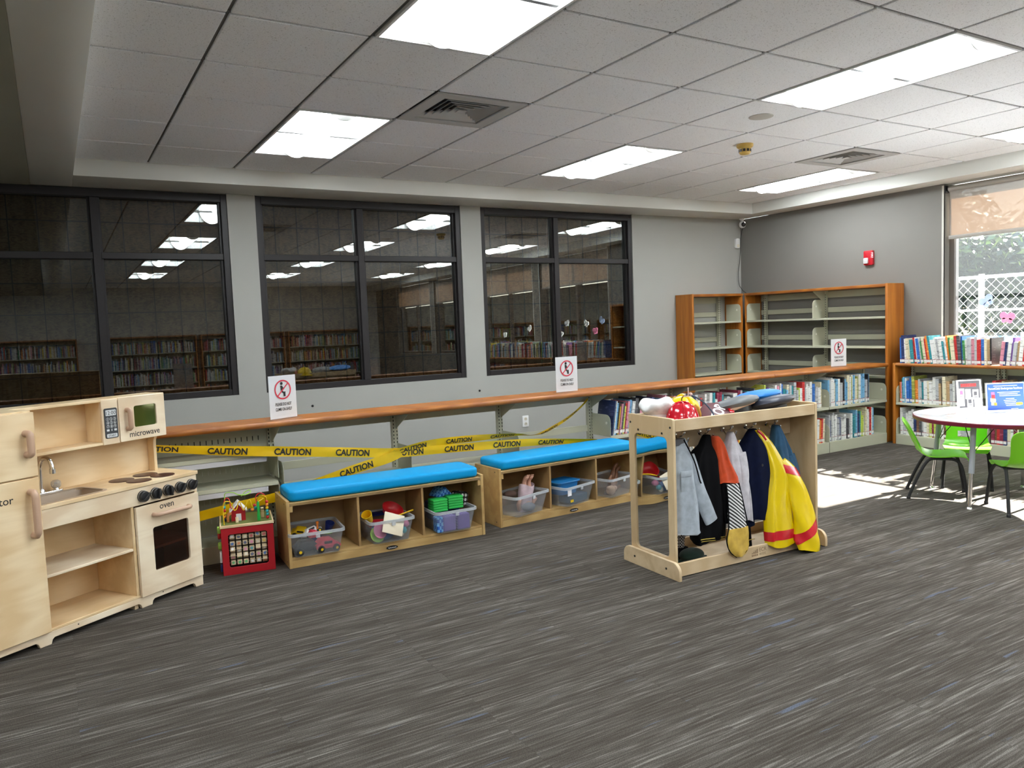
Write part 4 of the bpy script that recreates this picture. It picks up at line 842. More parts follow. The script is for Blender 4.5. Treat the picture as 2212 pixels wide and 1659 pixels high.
wire([(.025, .10, CT), (.025, .10, CT+.10), (.04, .10, CT+.13), (.055, .09, CT+.12), (.06, .08, CT+.08), (.08, .07, CT+.06)], TOY['red'])
wire([(.03, .16, CT), (.03, .16, CT+.12), (.04, .16, CT+.148), (.08, .16, CT+.145), (.10, .15, CT+.135), (.14, .14, CT+.13), (.17, .15, CT+.14), (.165, .17, CT+.15), (.14, .17, CT+.14), (.12, .16, CT+.12)], TOY['lime'])
wire([(.25, .05, CT), (.25, .05, CT+.10), (.245, .05, CT+.125), (.22, .08, CT+.13), (.20, .12, CT+.10), (.21, .16, CT+.08), (.24, .18, CT+.09)], TOY['yellow'])
wire([(.20, .10, CT+.08), (.195, .10, CT+.12), (.22, .10, CT+.14), (.245, .10, CT+.12), (.25, .12, CT+.07), (.25, .13, CT)], TOY['red'])
def beads(x, y, cols, z0=0.0):
    for k, c in enumerate(cols): MB().ball((x, y, CT+z0+.009+k*.0175), .0092, 12).build('bead', TOY[c], cu, smooth=True)
beads(.25, .05, ['red', 'teal', 'teal', 'yellow', 'orange', 'red']); beads(.025, .10, ['navy', 'orange', 'yellow', 'red', 'teal']); beads(.172, .036, ['orange'], .055); beads(.19, .05, ['teal'], .06); beads(.185, .07, ['red'], .07)
bn = MB().prism([(.06, 0), (.135, 0), (.135, .062), (.0975, .10), (.06, .062)], .08, .15, 'y').build('barn', REDW, cu); bn.location = (0, 0, CT)
MB().prism([(.05, .055), (.056, .052), (.0975, .095), (.139, .052), (.145, .055), (.0975, .107)], .072, .158, 'y').build('barn_roof', WHITE, bn)
MB().prism([(.085, 0), (.112, 0), (.112, .04), (.085, .04)], .078, .081, 'y').build('barn_door', TOY['white'], bn)
tr_ = MB().prism([(.195, 0), (.21, 0), (.211, .02), (.209, .04), (.211, .06), (.209, .085), (.21, .10), (.204, .108), (.196, .10), (.195, .07), (.197, .05), (.194, .03)], .02, .05, 'y').build('tree_cutout', TOY['green'], cu, bevel=.002); tr_.location = (0, 0, CT)
ar = MB().prism([(.035, 0), (.048, 0), (.048, .03), (.056, .04), (.062, .04), (.062, .055), (.048, .053), (.036, .04)], .07, .10, 'y').build('arch', mat('orange wood', (.50, .18, .05), .5), cu, bevel=.002); ar.location = (0, 0, CT)
for (x, y, z) in ((.088, .04, 0), (.226, .10, 0), (.226, .10, .032), (.226, .10, .046)): Box('wood_peg', BIRCH_Z, cu, x-.008, x+.008, y-.008, y+.008, CT+z, CT+z+(.03 if z == 0 else .010), .002)
for yy, zz, c in ((.06, .245, 'lime'), (.06, .155, 'lime'), (.12, .20, 'red')): MB().lathe([(.02, 0), (.022, .01), (.02, .018), (1e-4, .019)], 16, M=T3((0, yy, zz), ry=-math.pi/2)).build('gear', TOY[c], cu, bevel=.002)
Box('door_flap', TOY['white'], cu, -.012, -.0005, .02, .05, .07, .13, .002); Box('door_flap', TOY['navy'], cu, -.012, -.0005, .02, .06, .02, .06, .002)

# ================================================================== caution tape
TAPE = mat('yellow caution tape', (.74, .45, .0), .42)
def smooth_path(pts, n=10):
    P = [Vector(p) for p in pts]; out = []
    for i in range(len(P)-1):
        a, b, c, d = P[max(0, i-1)], P[i], P[i+1], P[min(len(P)-1, i+2)]
        for k in range(n):
            t = k/n; out.append(.5*((2*b)+(c-a)*t+(2*a-5*b+4*c-d)*t*t+(3*b-a-3*c+d)*t**3))
    out.append(P[-1]); return out
def tape(name, ctrl, label, words, w=.060, size=.053):
    """ctrl: (x, y, z, twist, width factor)"""
    C4 = smooth_path([(c[0], c[1], c[2]) for c in ctrl]); ex = smooth_path([(c[3], c[4], 0) for c in ctrl])
    S = [0]
    for a, b in zip(C4, C4[1:]): S.append(S[-1]+(b-a).length)
    def frame(s):
        s = max(0, min(S[-1], s)); i = 0
        while i < len(S)-2 and S[i+1] < s: i += 1
        f = (s-S[i])/max(1e-9, S[i+1]-S[i]); p = C4[i].lerp(C4[i+1], f); e = ex[i].lerp(ex[i+1], f)
        t = (C4[min(i+1, len(C4)-1)]-C4[i]).normalized(); up = Vector((0, 0, 1)); up = (up-t*up.dot(t)).normalized(); nrm = t.cross(up)
        u2 = up*math.cos(e.x)+nrm*math.sin(e.x); n2 = t.cross(u2); return p, u2*e.y, n2
    r = thing(name, label, 'caution tape', (ctrl[0][0], ctrl[0][1], 0), 0, 'yellow caution tape strands'); O = Vector(r.location)
    n = int(S[-1]/.012); m_ = MB()
    def fn(u, v):
        p, up, nr = frame(u*S[-1]); return p+up*((v-.5)*w)+nr*(.0022*math.sin(u*S[-1]*9)*math.cos(v*6))-O
    m_.grid(fn, n, 5); m_.build('ribbon', TAPE, r, smooth=True, sharp=180, recalc=False)
    t = MB()
    for s0, word in words:
        V, F_, ww = text_faces(word, size, .03, .92); vs_ = []
        for x, y in V:
            p, up, nr = frame(s0-ww/2+x); q = p+up*(y-size*.36)
            # lettering sits on the side that faces the room
            side = 1 if (CAM-p).dot(nr) > 0 else -1
            vs_.append(q+nr*(side*.0032)-O)
        t.add(vs_, F_)
    t.build('lettering', INK, r, recalc=False)['kind'] = 'stuff'
Yt = -1.752
tape('caution_tape', [(-.45, Yt, .735, 0, 1), (-.236, Yt, .705, .15, .7), (.1, Yt-.01, .655, .2, .95), (.348, Yt-.01, .624, 0, 1), (.75, Yt-.015, .572, 0, 1), (1.14, Yt-.012, .522, 0, 1), (1.5, Yt-.012, .505, .1, .95), (1.99, Yt-.012, .485, .1, .95), (2.4, Yt-.005, .455, .4, .8), (2.75, Yt+.005, .42, .8, .7)],
     'long yellow caution tape strand running above both bench cushions', [(.20+.372*k, 'CAUTION') for k in range(8)])
tape('caution_tape', [(1.10, Yt-.018, .515, .2, .6), (1.20, Yt-.02, .535, .3, .8), (1.40, Yt-.015, .555, .25, .9), (1.75, Yt-.01, .552, .4, .8), (2.05, Yt+.0, .542, .8, .45), (2.2, -1.70, .515, 1.5, .4), (2.35, -1.66, .52, .6, .6), (2.6, -1.58, .585, .5, .6), (2.8, -1.50, .655, .4, .45), (2.885, -1.478, .705, .3, .4)],
     'twisted yellow caution tape strand rising to a shelf post', [(.16, 'CAUTION'), (.50, 'CAUTION'), (.84, 'CAUTION'), (1.33, 'CAUTION'), (1.6, 'CAUTION')], size=.047)
tape('caution_tape', [(-.3, -1.74, .265, .2, 1), (-.10, -1.74, .29, .2, 1), (.15, -1.74, .318, .2, 1), (.40, -1.74, .345, .2, 1), (.65, Yt, .40, .1, 1), (.85, Yt-.012, .448, .1, 1), (1.08, Yt-.02, .492, 0, 1), (1.18, Yt-.02, .515, .2, .7)],
     'yellow caution tape strand dropping behind the left bench and the bead maze cube', [(1.19, 'CAUTION')])
# ================================================================== play kitchen
K = thing('play_kitchen', 'birch wood play kitchen with oven, sink, microwave and refrigerator', 'play kitchen', (-.105, -2.067, 0), math.atan2(.54, .841))
KL = -1.275; FX = -.832; KD = .30
def kb(name, m_, x0, x1, y0, y1, z0, z1, bv=.002, par=None): return MB().box(x0, x1, y0, y1, z0, z1).build(name, m_, par or K, bevel=bv, seg=1)
# plinth with arched cut-outs
pl = [(0, 0), (0, .055), (KL, .055), (KL, 0)]
feet = [(-.048, 0), (-.373, -.315), (-.877, -.826), (KL, KL+.05)]
def plinth(feet):
    pts = [(feet[-1][0], .055), (feet[-1][0], 0), (feet[-1][1], 0)]
    for a, b in reversed(feet[:-1]):
        pr = pts[-1][0]
        pts += [(pr+.006, .018), (pr+.016, .026), (a-.016, .026), (a-.006, .018), (a, 0), (b, 0)]
    pts.append((0, .055)); return pts
MB().prism(plinth(feet), 0, .018, 'y').build('plinth', BIRCH_PALE, K, bevel=.0015, seg=1)
MB().box(KL, KL+.02, .018, KD, 0, .055).box(-.02, 0, .018, KD, 0, .055).box(-.40, -.38, .018, KD, 0, .055).build('plinth_cross_rails', BIRCH_X, K)
kb('floor_board', BIRCH_IN, FX, -.001, .0, KD, .0555, .068); kb('back_panel', BIRCH_IN, FX, 0, KD-.012, KD, .068, .595)
kb('side_panel', BIRCH_Z, -.016, 0, .001, KD-.012, .068, .595); kb('divider', BIRCH_IN, -.394, -.378, .001, KD-.012, .068, .505)
kb('middle_shelf', BIRCH_PALE, FX, -.394, .004, KD-.012, .290, .303)
apron = kb('apron', BIRCH_PALE, FX+.003, -.004, -.006, .010, .507, .594)
# oven door with window
dr = ring(MB(), rrect(.371, .443, .004, 5, -.1935, .2785), rrect(.211, .218, .012, 5, -.187, .2735), -.016, .0, 'y').build('oven_door', BIRCH_PALE, K, bevel=.0015, seg=1)
DARKP = pane_mat('brown tinted acrylic', (.55, .36, .28), 1.45)
MB().prism(rrect(.23, .236, .012, 3, -.187, .2735), -.004, -.001, 'y').build('oven_window', DARKP, dr)
kb('oven_rack', BIRCH_PALE, -.376, -.018, .004, .27, .268, .280, .001); kb('oven_lining', mat('dark oven lining', (.12, .07, .05), .7), -.377, -.017, .27, .287, .07, .5, 0)
def handle(path, r, name, par): return MB().tube(path, r, 12).build(name, BEECH, par, smooth=True, sharp=60)
def bow(a, b, out, n=8):
    """handle from a to b standing off by out (towards -y)"""
    a = Vector(a); b = Vector(b); o = Vector((0, -out, 0)); d = (b-a)
    return [a, a+o*.7, a+o+d*.06, a+o+d*.14, b+o-d*.14, b+o-d*.06, b+o*.7, b]
def flat_handle(a, b, out, name, par, wd=.011):
    # chunky rounded wooden pull
    MB().tube(bow(a, b, out), wd, 12).build(name, BEECH, par, smooth=True, sharp=70)
flat_handle((-.285, -.016, .447), (-.078, -.016, .443), .028, 'door_pull', dr, .0105)
t = MB(); text_on(t, 'oven', .044, (-.205, -.0168, .466), (1, 0, 0), (0, 0, 1), bold=.006); t.build('lettering', INK, dr, recalc=False)
for k in range(5):
    x = -.331+.072*k; kn = MB().lathe([(.029, 0), (.029, .006), (.026, .010), (.0255, .022), (.022, .025), (1e-4, .025)], 24, M=T3((x, -.006, .548), rx=math.pi/2)).build('knob', BLACK, K, smooth=True, sharp=40)
    ag = (.9, .2, -.1, .7, .6)[k]
    MB().box(-.0045, .0045, -.045, -.028, -.025, .025, M=T3((x, 0, .548), ry=ag)).build('knob_grip', BLACK, kn, bevel=.002)
    ring(MB(), [(x+.0285*math.cos(a), .548+.0285*math.sin(a)) for a in [2*math.pi*q/28 for q in range(28)]], [(x+.0265*math.cos(a), .548+.0265*math.sin(a)) for a in [2*math.pi*q/28 for q in range(28)]], -.0155, -.006, 'y').build('knob_bezel', ALU, kn)
# worktop with sink
SX0, SX1, SY0, SY1 = -.825, -.50, .015, .21
o_ = rrect(.838, KD+.012, .006, 5, -.414, KD/2-.006); i_ = rrect(SX1-SX0, SY1-SY0, .03, 5, (SX0+SX1)/2, (SY0+SY1)/2)
ring(MB(), o_, i_, .5955, .612, 'z').build('worktop', BIRCH_X, K, bevel=.001, seg=1)
SINKM = mat('beige sink plastic', (.36, .27, .19), .35)
sm = tub(SX1-SX0+.004, SY1-SY0+.004, .062, .012); sk = sm.build('sink_basin', SINKM, K, smooth=True, sharp=50); sk.location = ((SX0+SX1)/2, (SY0+SY1)/2, .5503)
ring(MB(), rrect(SX1-SX0+.022, SY1-SY0+.022, .035, 5, (SX0+SX1)/2, (SY0+SY1)/2), rrect(SX1-SX0-.006, SY1-SY0-.006, .03, 5, (SX0+SX1)/2, (SY0+SY1)/2), .6122, .6155, 'z').build('sink_rim', SINKM, K)
fc = MB().prism(rrect(.20, .042, .018, 4, -.672, .236), .612, .624, 'z').build('faucet_plate', CHROME, K, bevel=.003)
MB().tube(smooth_path([(-.672, .236, .622), (-.672, .236, .68), (-.672, .232, .74), (-.670, .215, .775), (-.668, .19, .785), (-.666, .165, .775), (-.665, .152, .75), (-.665, .15, .735)], 5), .0095, 12).build('spout', CHROME, fc, smooth=True)
MB().lathe([(.013, 0), (.013, .022), (1e-4, .023)], 14, c=(-.665, .15, .716)).build('spout_tip', CHROME, fc, smooth=True, sharp=40); MB().lathe([(.018, 0), (.016, .012), (.012, .018)], 14, c=(-.672, .236, .622)).build('spout_collar', CHROME, fc, smooth=True)
CLK = mixed('clear faucet knob', [('ShaderNodeBsdfGlossy', {'Roughness': .08, 'Color': (.9, .9, .9, 1)}, .35), ('ShaderNodeBsdfTransparent', {'Color': (.9, .88, .85, 1)}, .35), ('ShaderNodeBsdfDiffuse', {'Color': (.7, .68, .65, 1)}, .30)])
for x in (-.60, -.745):
    MB().lathe([(.015, 0), (.02, .006), (.022, .018), (.02, .03), (.012, .036), (1e-4, .037)], 10, c=(x, .236, .632)).build('tap_knob', CLK, fc, smooth=True, sharp=30)
    MB().lathe([(.014, 0), (.012, .009)], 14, c=(x, .236, .624)).build('tap_base', CHROME, fc, smooth=True)
BURN = mat('dark brown burner', (.055, .018, .014), .35)
for x, y in ((-.312, .165), (-.292, .062), (-.168, .175), (-.150, .068)): MB().lathe([(.056, 0), (.056, .003), (.050, .0038), (1e-4, .0038)], 40, c=(x, y, .612), sx=1.05).build('burner', BURN, K, smooth=True, sharp=40)
# hutch: backsplash, cubby, microwave
HX0, HX1, HF, HZ0, HZ1 = FX, -.036, .155, .803, 1.028
kb('backsplash', BIRCH_X, FX, -.045, .282, .294, .612, 1.015)
MB().prism([(.235, .612), (.2815, .612), (.2815, .803), (.215, .803), (.222, .795), (.232, .775), (.235, .75)], -.060, -.042, 'x').build('hutch_side', BIRCH_Z, K, bevel=.0015, seg=1)
kb('hutch_shelf', BIRCH_X, HX0, -.397, HF+.006, .282, HZ0, HZ0+.014); kb('hutch_top', BIRCH_X, HX0, HX1, HF+.002, .294, HZ1-.014, HZ1)
kb('microwave_floor', BIRCH_X, -.397, HX1, HF+.016, .282, HZ0, HZ0+.012); kb('microwave_side', BIRCH_Z, HX1-.014, HX1, HF+.016, .282, HZ0+.012, HZ1-.014); kb('cubby_side', BIRCH_Z, -.397, -.383, HF+.016, .282, HZ0+.012, HZ1-.014)
kp = kb('keypad_panel', BIRCH_PALE, -.398, -.309, HF, HF+.015, HZ0-.001, HZ1-.004)
md = ring(MB(), rrect(.268, .222, .004, 5, -.171, .915), rrect(.130, .108, .010, 5, -.155, .922), HF, HF+.015, 'y').build('microwave_door', BIRCH_PALE, K, bevel=.0015, seg=1)
GREENP = mixed('green tinted acrylic', [('ShaderNodeBsdfDiffuse', {'Color': (.045, .075, .012, 1)}, .62), ('ShaderNodeBsdfGlossy', {'Roughness': .06, 'Color': (.5, .55, .3, 1)}, .38)])
MB().prism(rrect(.146, .124, .010, 3, -.155, .922), HF+.008, HF+.011, 'y').build('microwave_window', GREENP, md)
flat_handle((-.262, HF, .868), (-.262, HF, .962), .026, 'door_pull', md, .012)
t = MB(); text_on(t, 'microwave', .042, (-.166, HF-.0008, .822), (1, 0, 0), (0, 0, 1), bold=.006, sx=.96); t.build('lettering', INK, md, recalc=False)
KEYP = mat('charcoal keypad', (.035, .04, .05), .4); KGREY = mat('pale key print', (.62, .65, .68), .5)
ky = MB().prism(rrect(.070, .148, .008, 4, -.352, .907), HF-.003, HF, 'y').build('keypad', KEYP, kp)
g = MB().prism(rrect(.056, .028, .004, 3, -.352, .958), HF-.0038, HF-.003, 'y').prism(rrect(.056, .018, .004, 3, -.352, .846), HF-.0038, HF-.003, 'y').build('key_plates', KGREY, ky)
t = MB(); text_on(t, '12:00', .026, (-.352, HF-.0042, .949), (1, 0, 0), (0, 0, 1)); text_on(t, 'START', .014, (-.352, HF-.0042, .841), (1, 0, 0), (0, 0, 1), bold=.01); t.build('display_lettering', INK, ky, recalc=False)
t = MB()
for q, ch in enumerate('123456789'): text_on(t, ch, .016, (-.371+.019*(q % 3), HF-.0034, .922-.018*(q//3)), (1, 0, 0), (0, 0, 1), bold=.012)
text_on(t, '0', .016, (-.352, HF-.0034, .868), (1, 0, 0), (0, 0, 1), bold=.012)
for sx in (-.372, -.332): t.prism(rrect(.014, .010, .002, 2, sx, .873), HF-.0036, HF-.003, 'y')
for q in range(9): ring(t, [(-.371+.019*(q % 3)+.008*math.cos(a), .9275-.018*(q//3)+.0082*math.sin(a)) for a in [2*math.pi*e/12 for e in range(12)]], [(-.371+.019*(q % 3)+.0072*math.cos(a), .9275-.018*(q//3)+.0074*math.sin(a)) for a in [2*math.pi*e/12 for e in range(12)]], HF-.0034, HF-.003, 'y')
t.build('key_lettering', KGREY, ky, recalc=False)
# refrigerator
kb('refrigerator_body', BIRCH_Z, KL, FX-.001, .001, KD-.006, .0556, 1.028)
fd = kb('refrigerator_door', BIRCH_X, KL+.003, FX+.001, -.018, 0, .060, .742); zd = kb('freezer_door', BIRCH_X, KL+.003, FX+.001, -.018, 0, .748, 1.022)
flat_handle((-.874, -.018, .500), (-.874, -.018, .685), .034, 'door_pull', fd, .0145); flat_handle((-.874, -.018, .845), (-.874, -.018, .935), .034, 'door_pull', zd, .0145)
t = MB(); text_on(t, 'refrigerator', .046, (-.945, -.0188, .652), (1, 0, 0), (0, 0, 1), bold=.006, align='r'); t.build('lettering', INK, fd, recalc=False)
for x in (-.25, -.70): MB().lathe([(.003, 0), (.003, .001), (1e-4, .0012)], 8, M=T3((x, 0, .043), rx=math.pi/2)).build('screw', BLACK, K)
# ================================================================== dress-up rack
RR = -.042; RK = thing('dress_up_rack', 'birch plywood dress-up rack with side mirror and coat hooks', 'clothes rack', (1.897, -3.55, 0), RR)
RL, RD, PF, PD, RH = 1.077, .461, .049, .364, .815
def rb(name, m_, x0, x1, y0, y1, z0, z1, bv=.002): return MB().box(x0, x1, y0, y1, z0, z1).build(name, m_, RK, bevel=bv, seg=1)
def foot_poly(): r = .05; return [(0, 0), (RD, 0), (RD, .09-r)]+[(RD-r+r*math.cos(a), .09-r+r*math.sin(a)) for a in [math.pi/2*k/6 for k in range(1, 7)]]+[(r-r*math.sin(a), .09-r+r*math.cos(a)) for a in [math.pi/2*k/6 for k in range(0, 7)]]
for x in (0, RL-.018): MB().prism(foot_poly(), x, x+.018, 'x').build('foot', RACKW, RK, bevel=.002, seg=1)
# left end panel frames a mirror
pl_ = ring(MB(), rrect(PD, RH-.002, .012, 5, PF+PD/2, (RH+.002)/2), rrect(PD-.098, .62, .03, 5, PF+PD/2, .405), .0185, .0365, 'x').build('end_panel', RACKZ, RK, bevel=.002, seg=1)
MIR = mat('acrylic mirror', (.86, .87, .87), .015, metal=1)
mg = MB(); ny, nz = 14, 26
def mfn(u, v):
    y = PF+.045+u*(PD-.09); z = .09+v*.63; return (.026+.00022*math.sin(u*7+1)*math.sin(v*9)+.00010*math.sin(v*17+u*4), y, z)
mg.grid(mfn, 28, 52).build('mirror', MIR, pl_, smooth=True, sharp=180)
rb('mirror_back', RACKZ, .030, .0364, PF+.03, PF+PD-.03, .08, .735)
MB().prism(rrect(PD, RH-.002, .012, 4, PF+PD/2, (RH+.002)/2), RL-.0365, RL-.0185, 'x').build('end_panel', RACKZ, RK, bevel=.002, seg=1)
X0, X1 = .037, RL-.037
rb('tray_front', RACKW, X0, X1, PF+.002, PF+.018, .748, .808); rb('tray_back', RACKW, X0, X1, PF+PD-.018, PF+PD-.002, .748, .808); rb('tray_bottom', RACKW, X0, X1, PF+.018, PF+PD-.018, .748, .760)
rb('hook_board', RACKW, X0, X1, .225, .241, .625, .735); rb('base_front', RACKW, X0, X1, PF+.002, PF+.018, .004, .074); rb('base_back', RACKW, X0, X1, PF+PD-.018, PF+PD-.002, .004, .074); rb('base_board', RACKW, X0, X1, PF+.018, PF+PD-.018, .010, .022)
for y, z in ((PF+.02, .77), (PF+.085, .735), (PF+PD-.085, .735), (PF+PD-.02, .77), (.10, .045), (RD-.10, .045)):
    MB().lathe([(.006, 0), (.006, .0015), (1e-4, .002)], 10, M=T3((.0185 if z > .1 else 0, y, z), ry=-math.pi/2)).build('bolt', BLACK, RK)
BURNT = mat('burnt logo', (.28, .18, .10), .7)
t = MB(); text_on(t, 'ECR', .030, (.60, PF+.0014, .040), (1, 0, 0), (0, 0, 1), align='l', bold=.01); text_on(t, '4KIDS', .018, (.60, PF+.0014, .020), (1, 0, 0), (0, 0, 1), align='l', bold=.01)
for k in range(4): t.box(.545+k*.012, .553+k*.012, PF+.0012, PF+.002, .034, .040+.006*k); t.box(.545+k*.012, .553+k*.012, PF+.0012, PF+.002, .020, .030); t.box(.5475+k*.012, .5505+k*.012, PF+.0012, PF+.002, .044+.006*k, .047+.006*k)
t.build('burnt_logo', BURNT, RK, recalc=False)
HOOKX = [.18, .35, .515, .685, .85]
for x in HOOKX:
    h = MB().lathe([(.015, 0), (.013, .004), (1e-4, .006)], 14, M=T3((x, .225, .695), rx=math.pi/2)).build('coat_hook', CHROME, RK, smooth=True)
    MB().tube(smooth_path([(x, .221, .697), (x, .19, .697), (x-.002, .165, .705), (x-.002, .155, .718)], 4), .0055, 8).ball((x-.002, .153, .722), .012, 10).tube(smooth_path([(x, .221, .691), (x+.004, .20, .672), (x+.014, .175, .664), (x+.024, .155, .672), (x+.027, .150, .688)], 4), .0048, 8).ball((x+.027, .150, .690), .007, 8).build('prong', CHROME, h, smooth=True)
FR = Matrix.Translation((1.897, -3.55, 0)) @ Matrix.Rotation(RR, 4, 'Z')

# ------------------------------------------------------------------ hanging clothes
def garment(name, label, m_, secs, folds=5, amp=.18, seed=0, nu=56, parts=()):
    """secs: (z, x centre, half width, y centre, half depth) from the hook downwards; a closed draped sheet with folds"""
    r = thing(name, label, 'costume', FR @ Vector((secs[0][1], secs[0][3], 0)), RR, 'dress-up clothes on the rack'); O = Vector((secs[0][1], secs[0][3], 0))
    rg = random.Random(seed); ph = [rg.uniform(0, 6.28) for _ in range(4)]
    P = smooth_path([(s[1], s[3], s[0]) for s in secs], 6); Q = []
    for a_, b_ in zip(secs, secs[1:]): Q += [Vector((a_[2]+(b_[2]-a_[2])*q/6, a_[4]+(b_[4]-a_[4])*q/6, 0)) for q in range(6)]
    Q.append(Vector((secs[-1][2], secs[-1][4], 0))); nn = len(P)-1
    def fn(u, v):
        i = min(int(v*nn+1e-6), nn-1); f = v*nn-i; c = P[i].lerp(P[i+1], f); q = Q[i].lerp(Q[i+1], f); a = 2*math.pi*u
        k = amp*min(1, v*2.2); w = 1+k*(math.sin(folds*a+ph[0]+v*.8)*.75+math.sin((folds*2+1)*a+ph[1]+v*1.5)*.45+.22*math.sin(17*v+5*a+ph[2]))
        ca, sa = math.cos(a), math.sin(a); ex = 2/2.6
        x = c.x+q.x*math.copysign(abs(ca)**ex, ca)*(1+k*.22*math.sin(3*a+ph[2])+.03*math.sin(13*v+ph[3])*v); y = c.y+q.y*math.copysign(abs(sa)**ex, sa)*w
        return Vector((x, y, c.z+.012*math.sin(2*a+ph[3])*v*v))-O
    b = MB().grid(fn, nu, nn*2, wrap=True)
    # close the shoulder
    b.f.append(tuple(range(0, nu*(nn*2+1), nn*2+1))); b.m.append(0)
    b.build('cloth', m_, r, smooth=True, sharp=120)
    r['_'] = 0; del r['_']
    return r, O
def sleeve(r, O, m_, pts, rad, name='sleeve', flat=.55):
    P = smooth_path(pts, 6); R_ = smooth_path([(a, 0, 0) for a in rad], 6)
    b = MB(); n = 18; vs_ = []
    for i, p in enumerate(P):
        t = (P[min(i+1, len(P)-1)]-P[max(0, i-1)]).normalized(); e1 = Vector((1, 0, 0))-t*t.x; e1.normalize(); e2 = t.cross(e1)
        for k in range(n):
            a = 2*math.pi*k/n; w = 1+.10*math.sin(3*a+i*.35); vs_.append(p+e1*(R_[i].x*math.cos(a)*w)+e2*(R_[i].x*flat*math.sin(a)*w)-O)
    N_ = len(P); fs_ = [(i*n+k, i*n+(k+1) % n, (i+1)*n+(k+1) % n, (i+1)*n+k) for i in range(N_-1) for k in range(n)]+[tuple(range(n))]
    return b.add(vs_, fs_).build(name, m_, r, smooth=True, sharp=120)
GREYC = cloth('silver grey cotton', (.40, .45, .50)); BLKC = cloth('black costume cloth', (.004, .004, .005), sheen=0); ORGC = cloth('orange felt', (.55, .07, .02)); WHC = cloth('white lab coat cotton', (.58, .56, .60)); NAVY = cloth('navy wool', (.004, .007, .026), sheen=0); BLUEC = cloth('denim blue cotton', (.035, .10, .19)); DKGR = cloth('dark green knit', (.012, .025, .018)); GOLDC = cloth('gold felt', (.55, .36, .06))
YELV = mat('yellow rain vinyl', (.72, .52, .0), .28, coat=.3); REDV = mat('red reflective tape', (.55, .01, .02), .25, coat=.4)
STRIPE = pat_mat('black and white diagonal stripe', (.01, .01, .01), (.75, .75, .75), 'stripe', 20); CHECK = pat_mat('black and white check', (.015, .015, .015), (.6, .6, .6), 'check', 120)
# grey jacket at the left
r, O = garment('grey_jacket', 'silver grey child jacket hanging at the left end of the rack', GREYC, [(.69, .175, .018, .17, .02), (.65, .155, .045, .16, .035), (.57, .135, .085, .15, .055), (.40, .14, .095, .14, .06), (.23, .145, .10, .135, .062), (.205, .145, .10, .135, .060)], 4, .16, 2)
sleeve(r, O, GREYC, [(.185, .13, .60), (.21, .115, .50), (.25, .10, .37), (.30, .095, .245)], [.036, .040, .042, .040])
MB().box(.095-O.x, .165-O.x, .083-O.y, .086-O.y, .43, .53).build('chest_pocket', GREYC, r, bevel=.001); MB().box(.093-O.x, .167-O.x, .080-O.y, .084-O.y, .505, .535).build('pocket_flap', GREYC, r, bevel=.001)
MB().prism(rrect(.075, .035, .006, 3, .135-O.x, .675), .135-O.y, .155-O.y, 'y').build('strap_tab', mat('grey webbing', (.10, .10, .11), .6), r, bevel=.002)
MB().tube(smooth_path([Vector((.15, .12, .69))-O, Vector((.19, .09, .58))-O, Vector((.215, .08, .48))-O, Vector((.225, .08, .46))-O], 5), .004, 6).build('neck_cord', BLKC, r)
# black gown
r, O = garment('black_gown', 'long black gown with gold trim hanging beside the grey jacket', BLKC, [(.69, .35, .016, .17, .02), (.64, .335, .035, .165, .035), (.56, .32, .090, .16, .06), (.32, .335, .105, .155, .065), (.17, .325, .10, .15, .06), (.13, .325, .10, .15, .058)], 5, .2, 3)
sleeve(r, O, BLKC, [(.37, .12, .58), (.40, .10, .45), (.42, .095, .32), (.43, .095, .22)], [.03, .034, .036, .034])
GT = mat('gold trim', (.55, .40, .08), .4)
MB().tube([Vector((.225+.02*k, .090+.002*math.sin(k), .158-.0012*k))-O for k in range(10)], .0022, 5).build('gold_trim', GT, r); MB().tube([Vector((.23+.02*k, .091+.002*math.sin(k), .146-.0012*k))-O for k in range(9)], .0018, 5).build('gold_trim', GT, r)
# bird costume: orange hood, striped body, gold tail
r, O = garment('bird_costume', 'orange hooded costume with striped body and gold tail', ORGC, [(.685, .375, .016, .135, .02), (.64, .385, .035, .125, .03), (.55, .40, .05, .12, .035), (.465, .425, .072, .115, .04), (.43, .43, .078, .112, .042)], 4, .16, 5)
def panel(name, m_, rows, y, t=.006):
    """flat cloth panel: rows (z, x0, x1); gently waved, with real thickness"""
    b = MB(); k = len(rows); nx = 8
    for sgn in (0, 1):
        for z, a, c in rows:
            for q in range(nx+1):
                f = q/nx; b.v.append(tuple(Vector((a+(c-a)*f, y+(z-.05)*.09+.004*math.sin(f*7+z*30)-.008*math.sin(math.pi*f)+sgn*t, z))-O))
    for i in range(k-1):
        for q in range(nx):
            p = i*(nx+1)+q; b.f.append((p, p+1, p+nx+2, p+nx+1)); p2 = p+k*(nx+1); b.f.append((p2+1, p2, p2+nx+1, p2+nx+2))
    S = k*(nx+1)
    for q in range(nx): b.f.append((q+1, q, q+S, q+1+S)); e = (k-1)*(nx+1)+q; b.f.append((e, e+1, e+1+S, e+S))
    for i in range(k-1):
        e = i*(nx+1); b.f.append((e, e+nx+1, e+nx+1+S, e+S)); e += nx; b.f.append((e+nx+1, e, e+S, e+nx+1+S))
    b.m = [0]*len(b.f); return b.build(name, m_, r, smooth=True, sharp=50)
panel('striped_panel', STRIPE, [(.43, .392, .475), (.36, .395, .487), (.28, .392, .50), (.22, .388, .508), (.19, .386, .512)], .036)
panel('gold_tail', GOLDC, [(.195, .380, .516), (.16, .366, .514), (.13, .362, .508), (.10, .368, .51), (.07, .385, .502), (.055, .398, .488), (.047, .412, .474)], .032, .008)
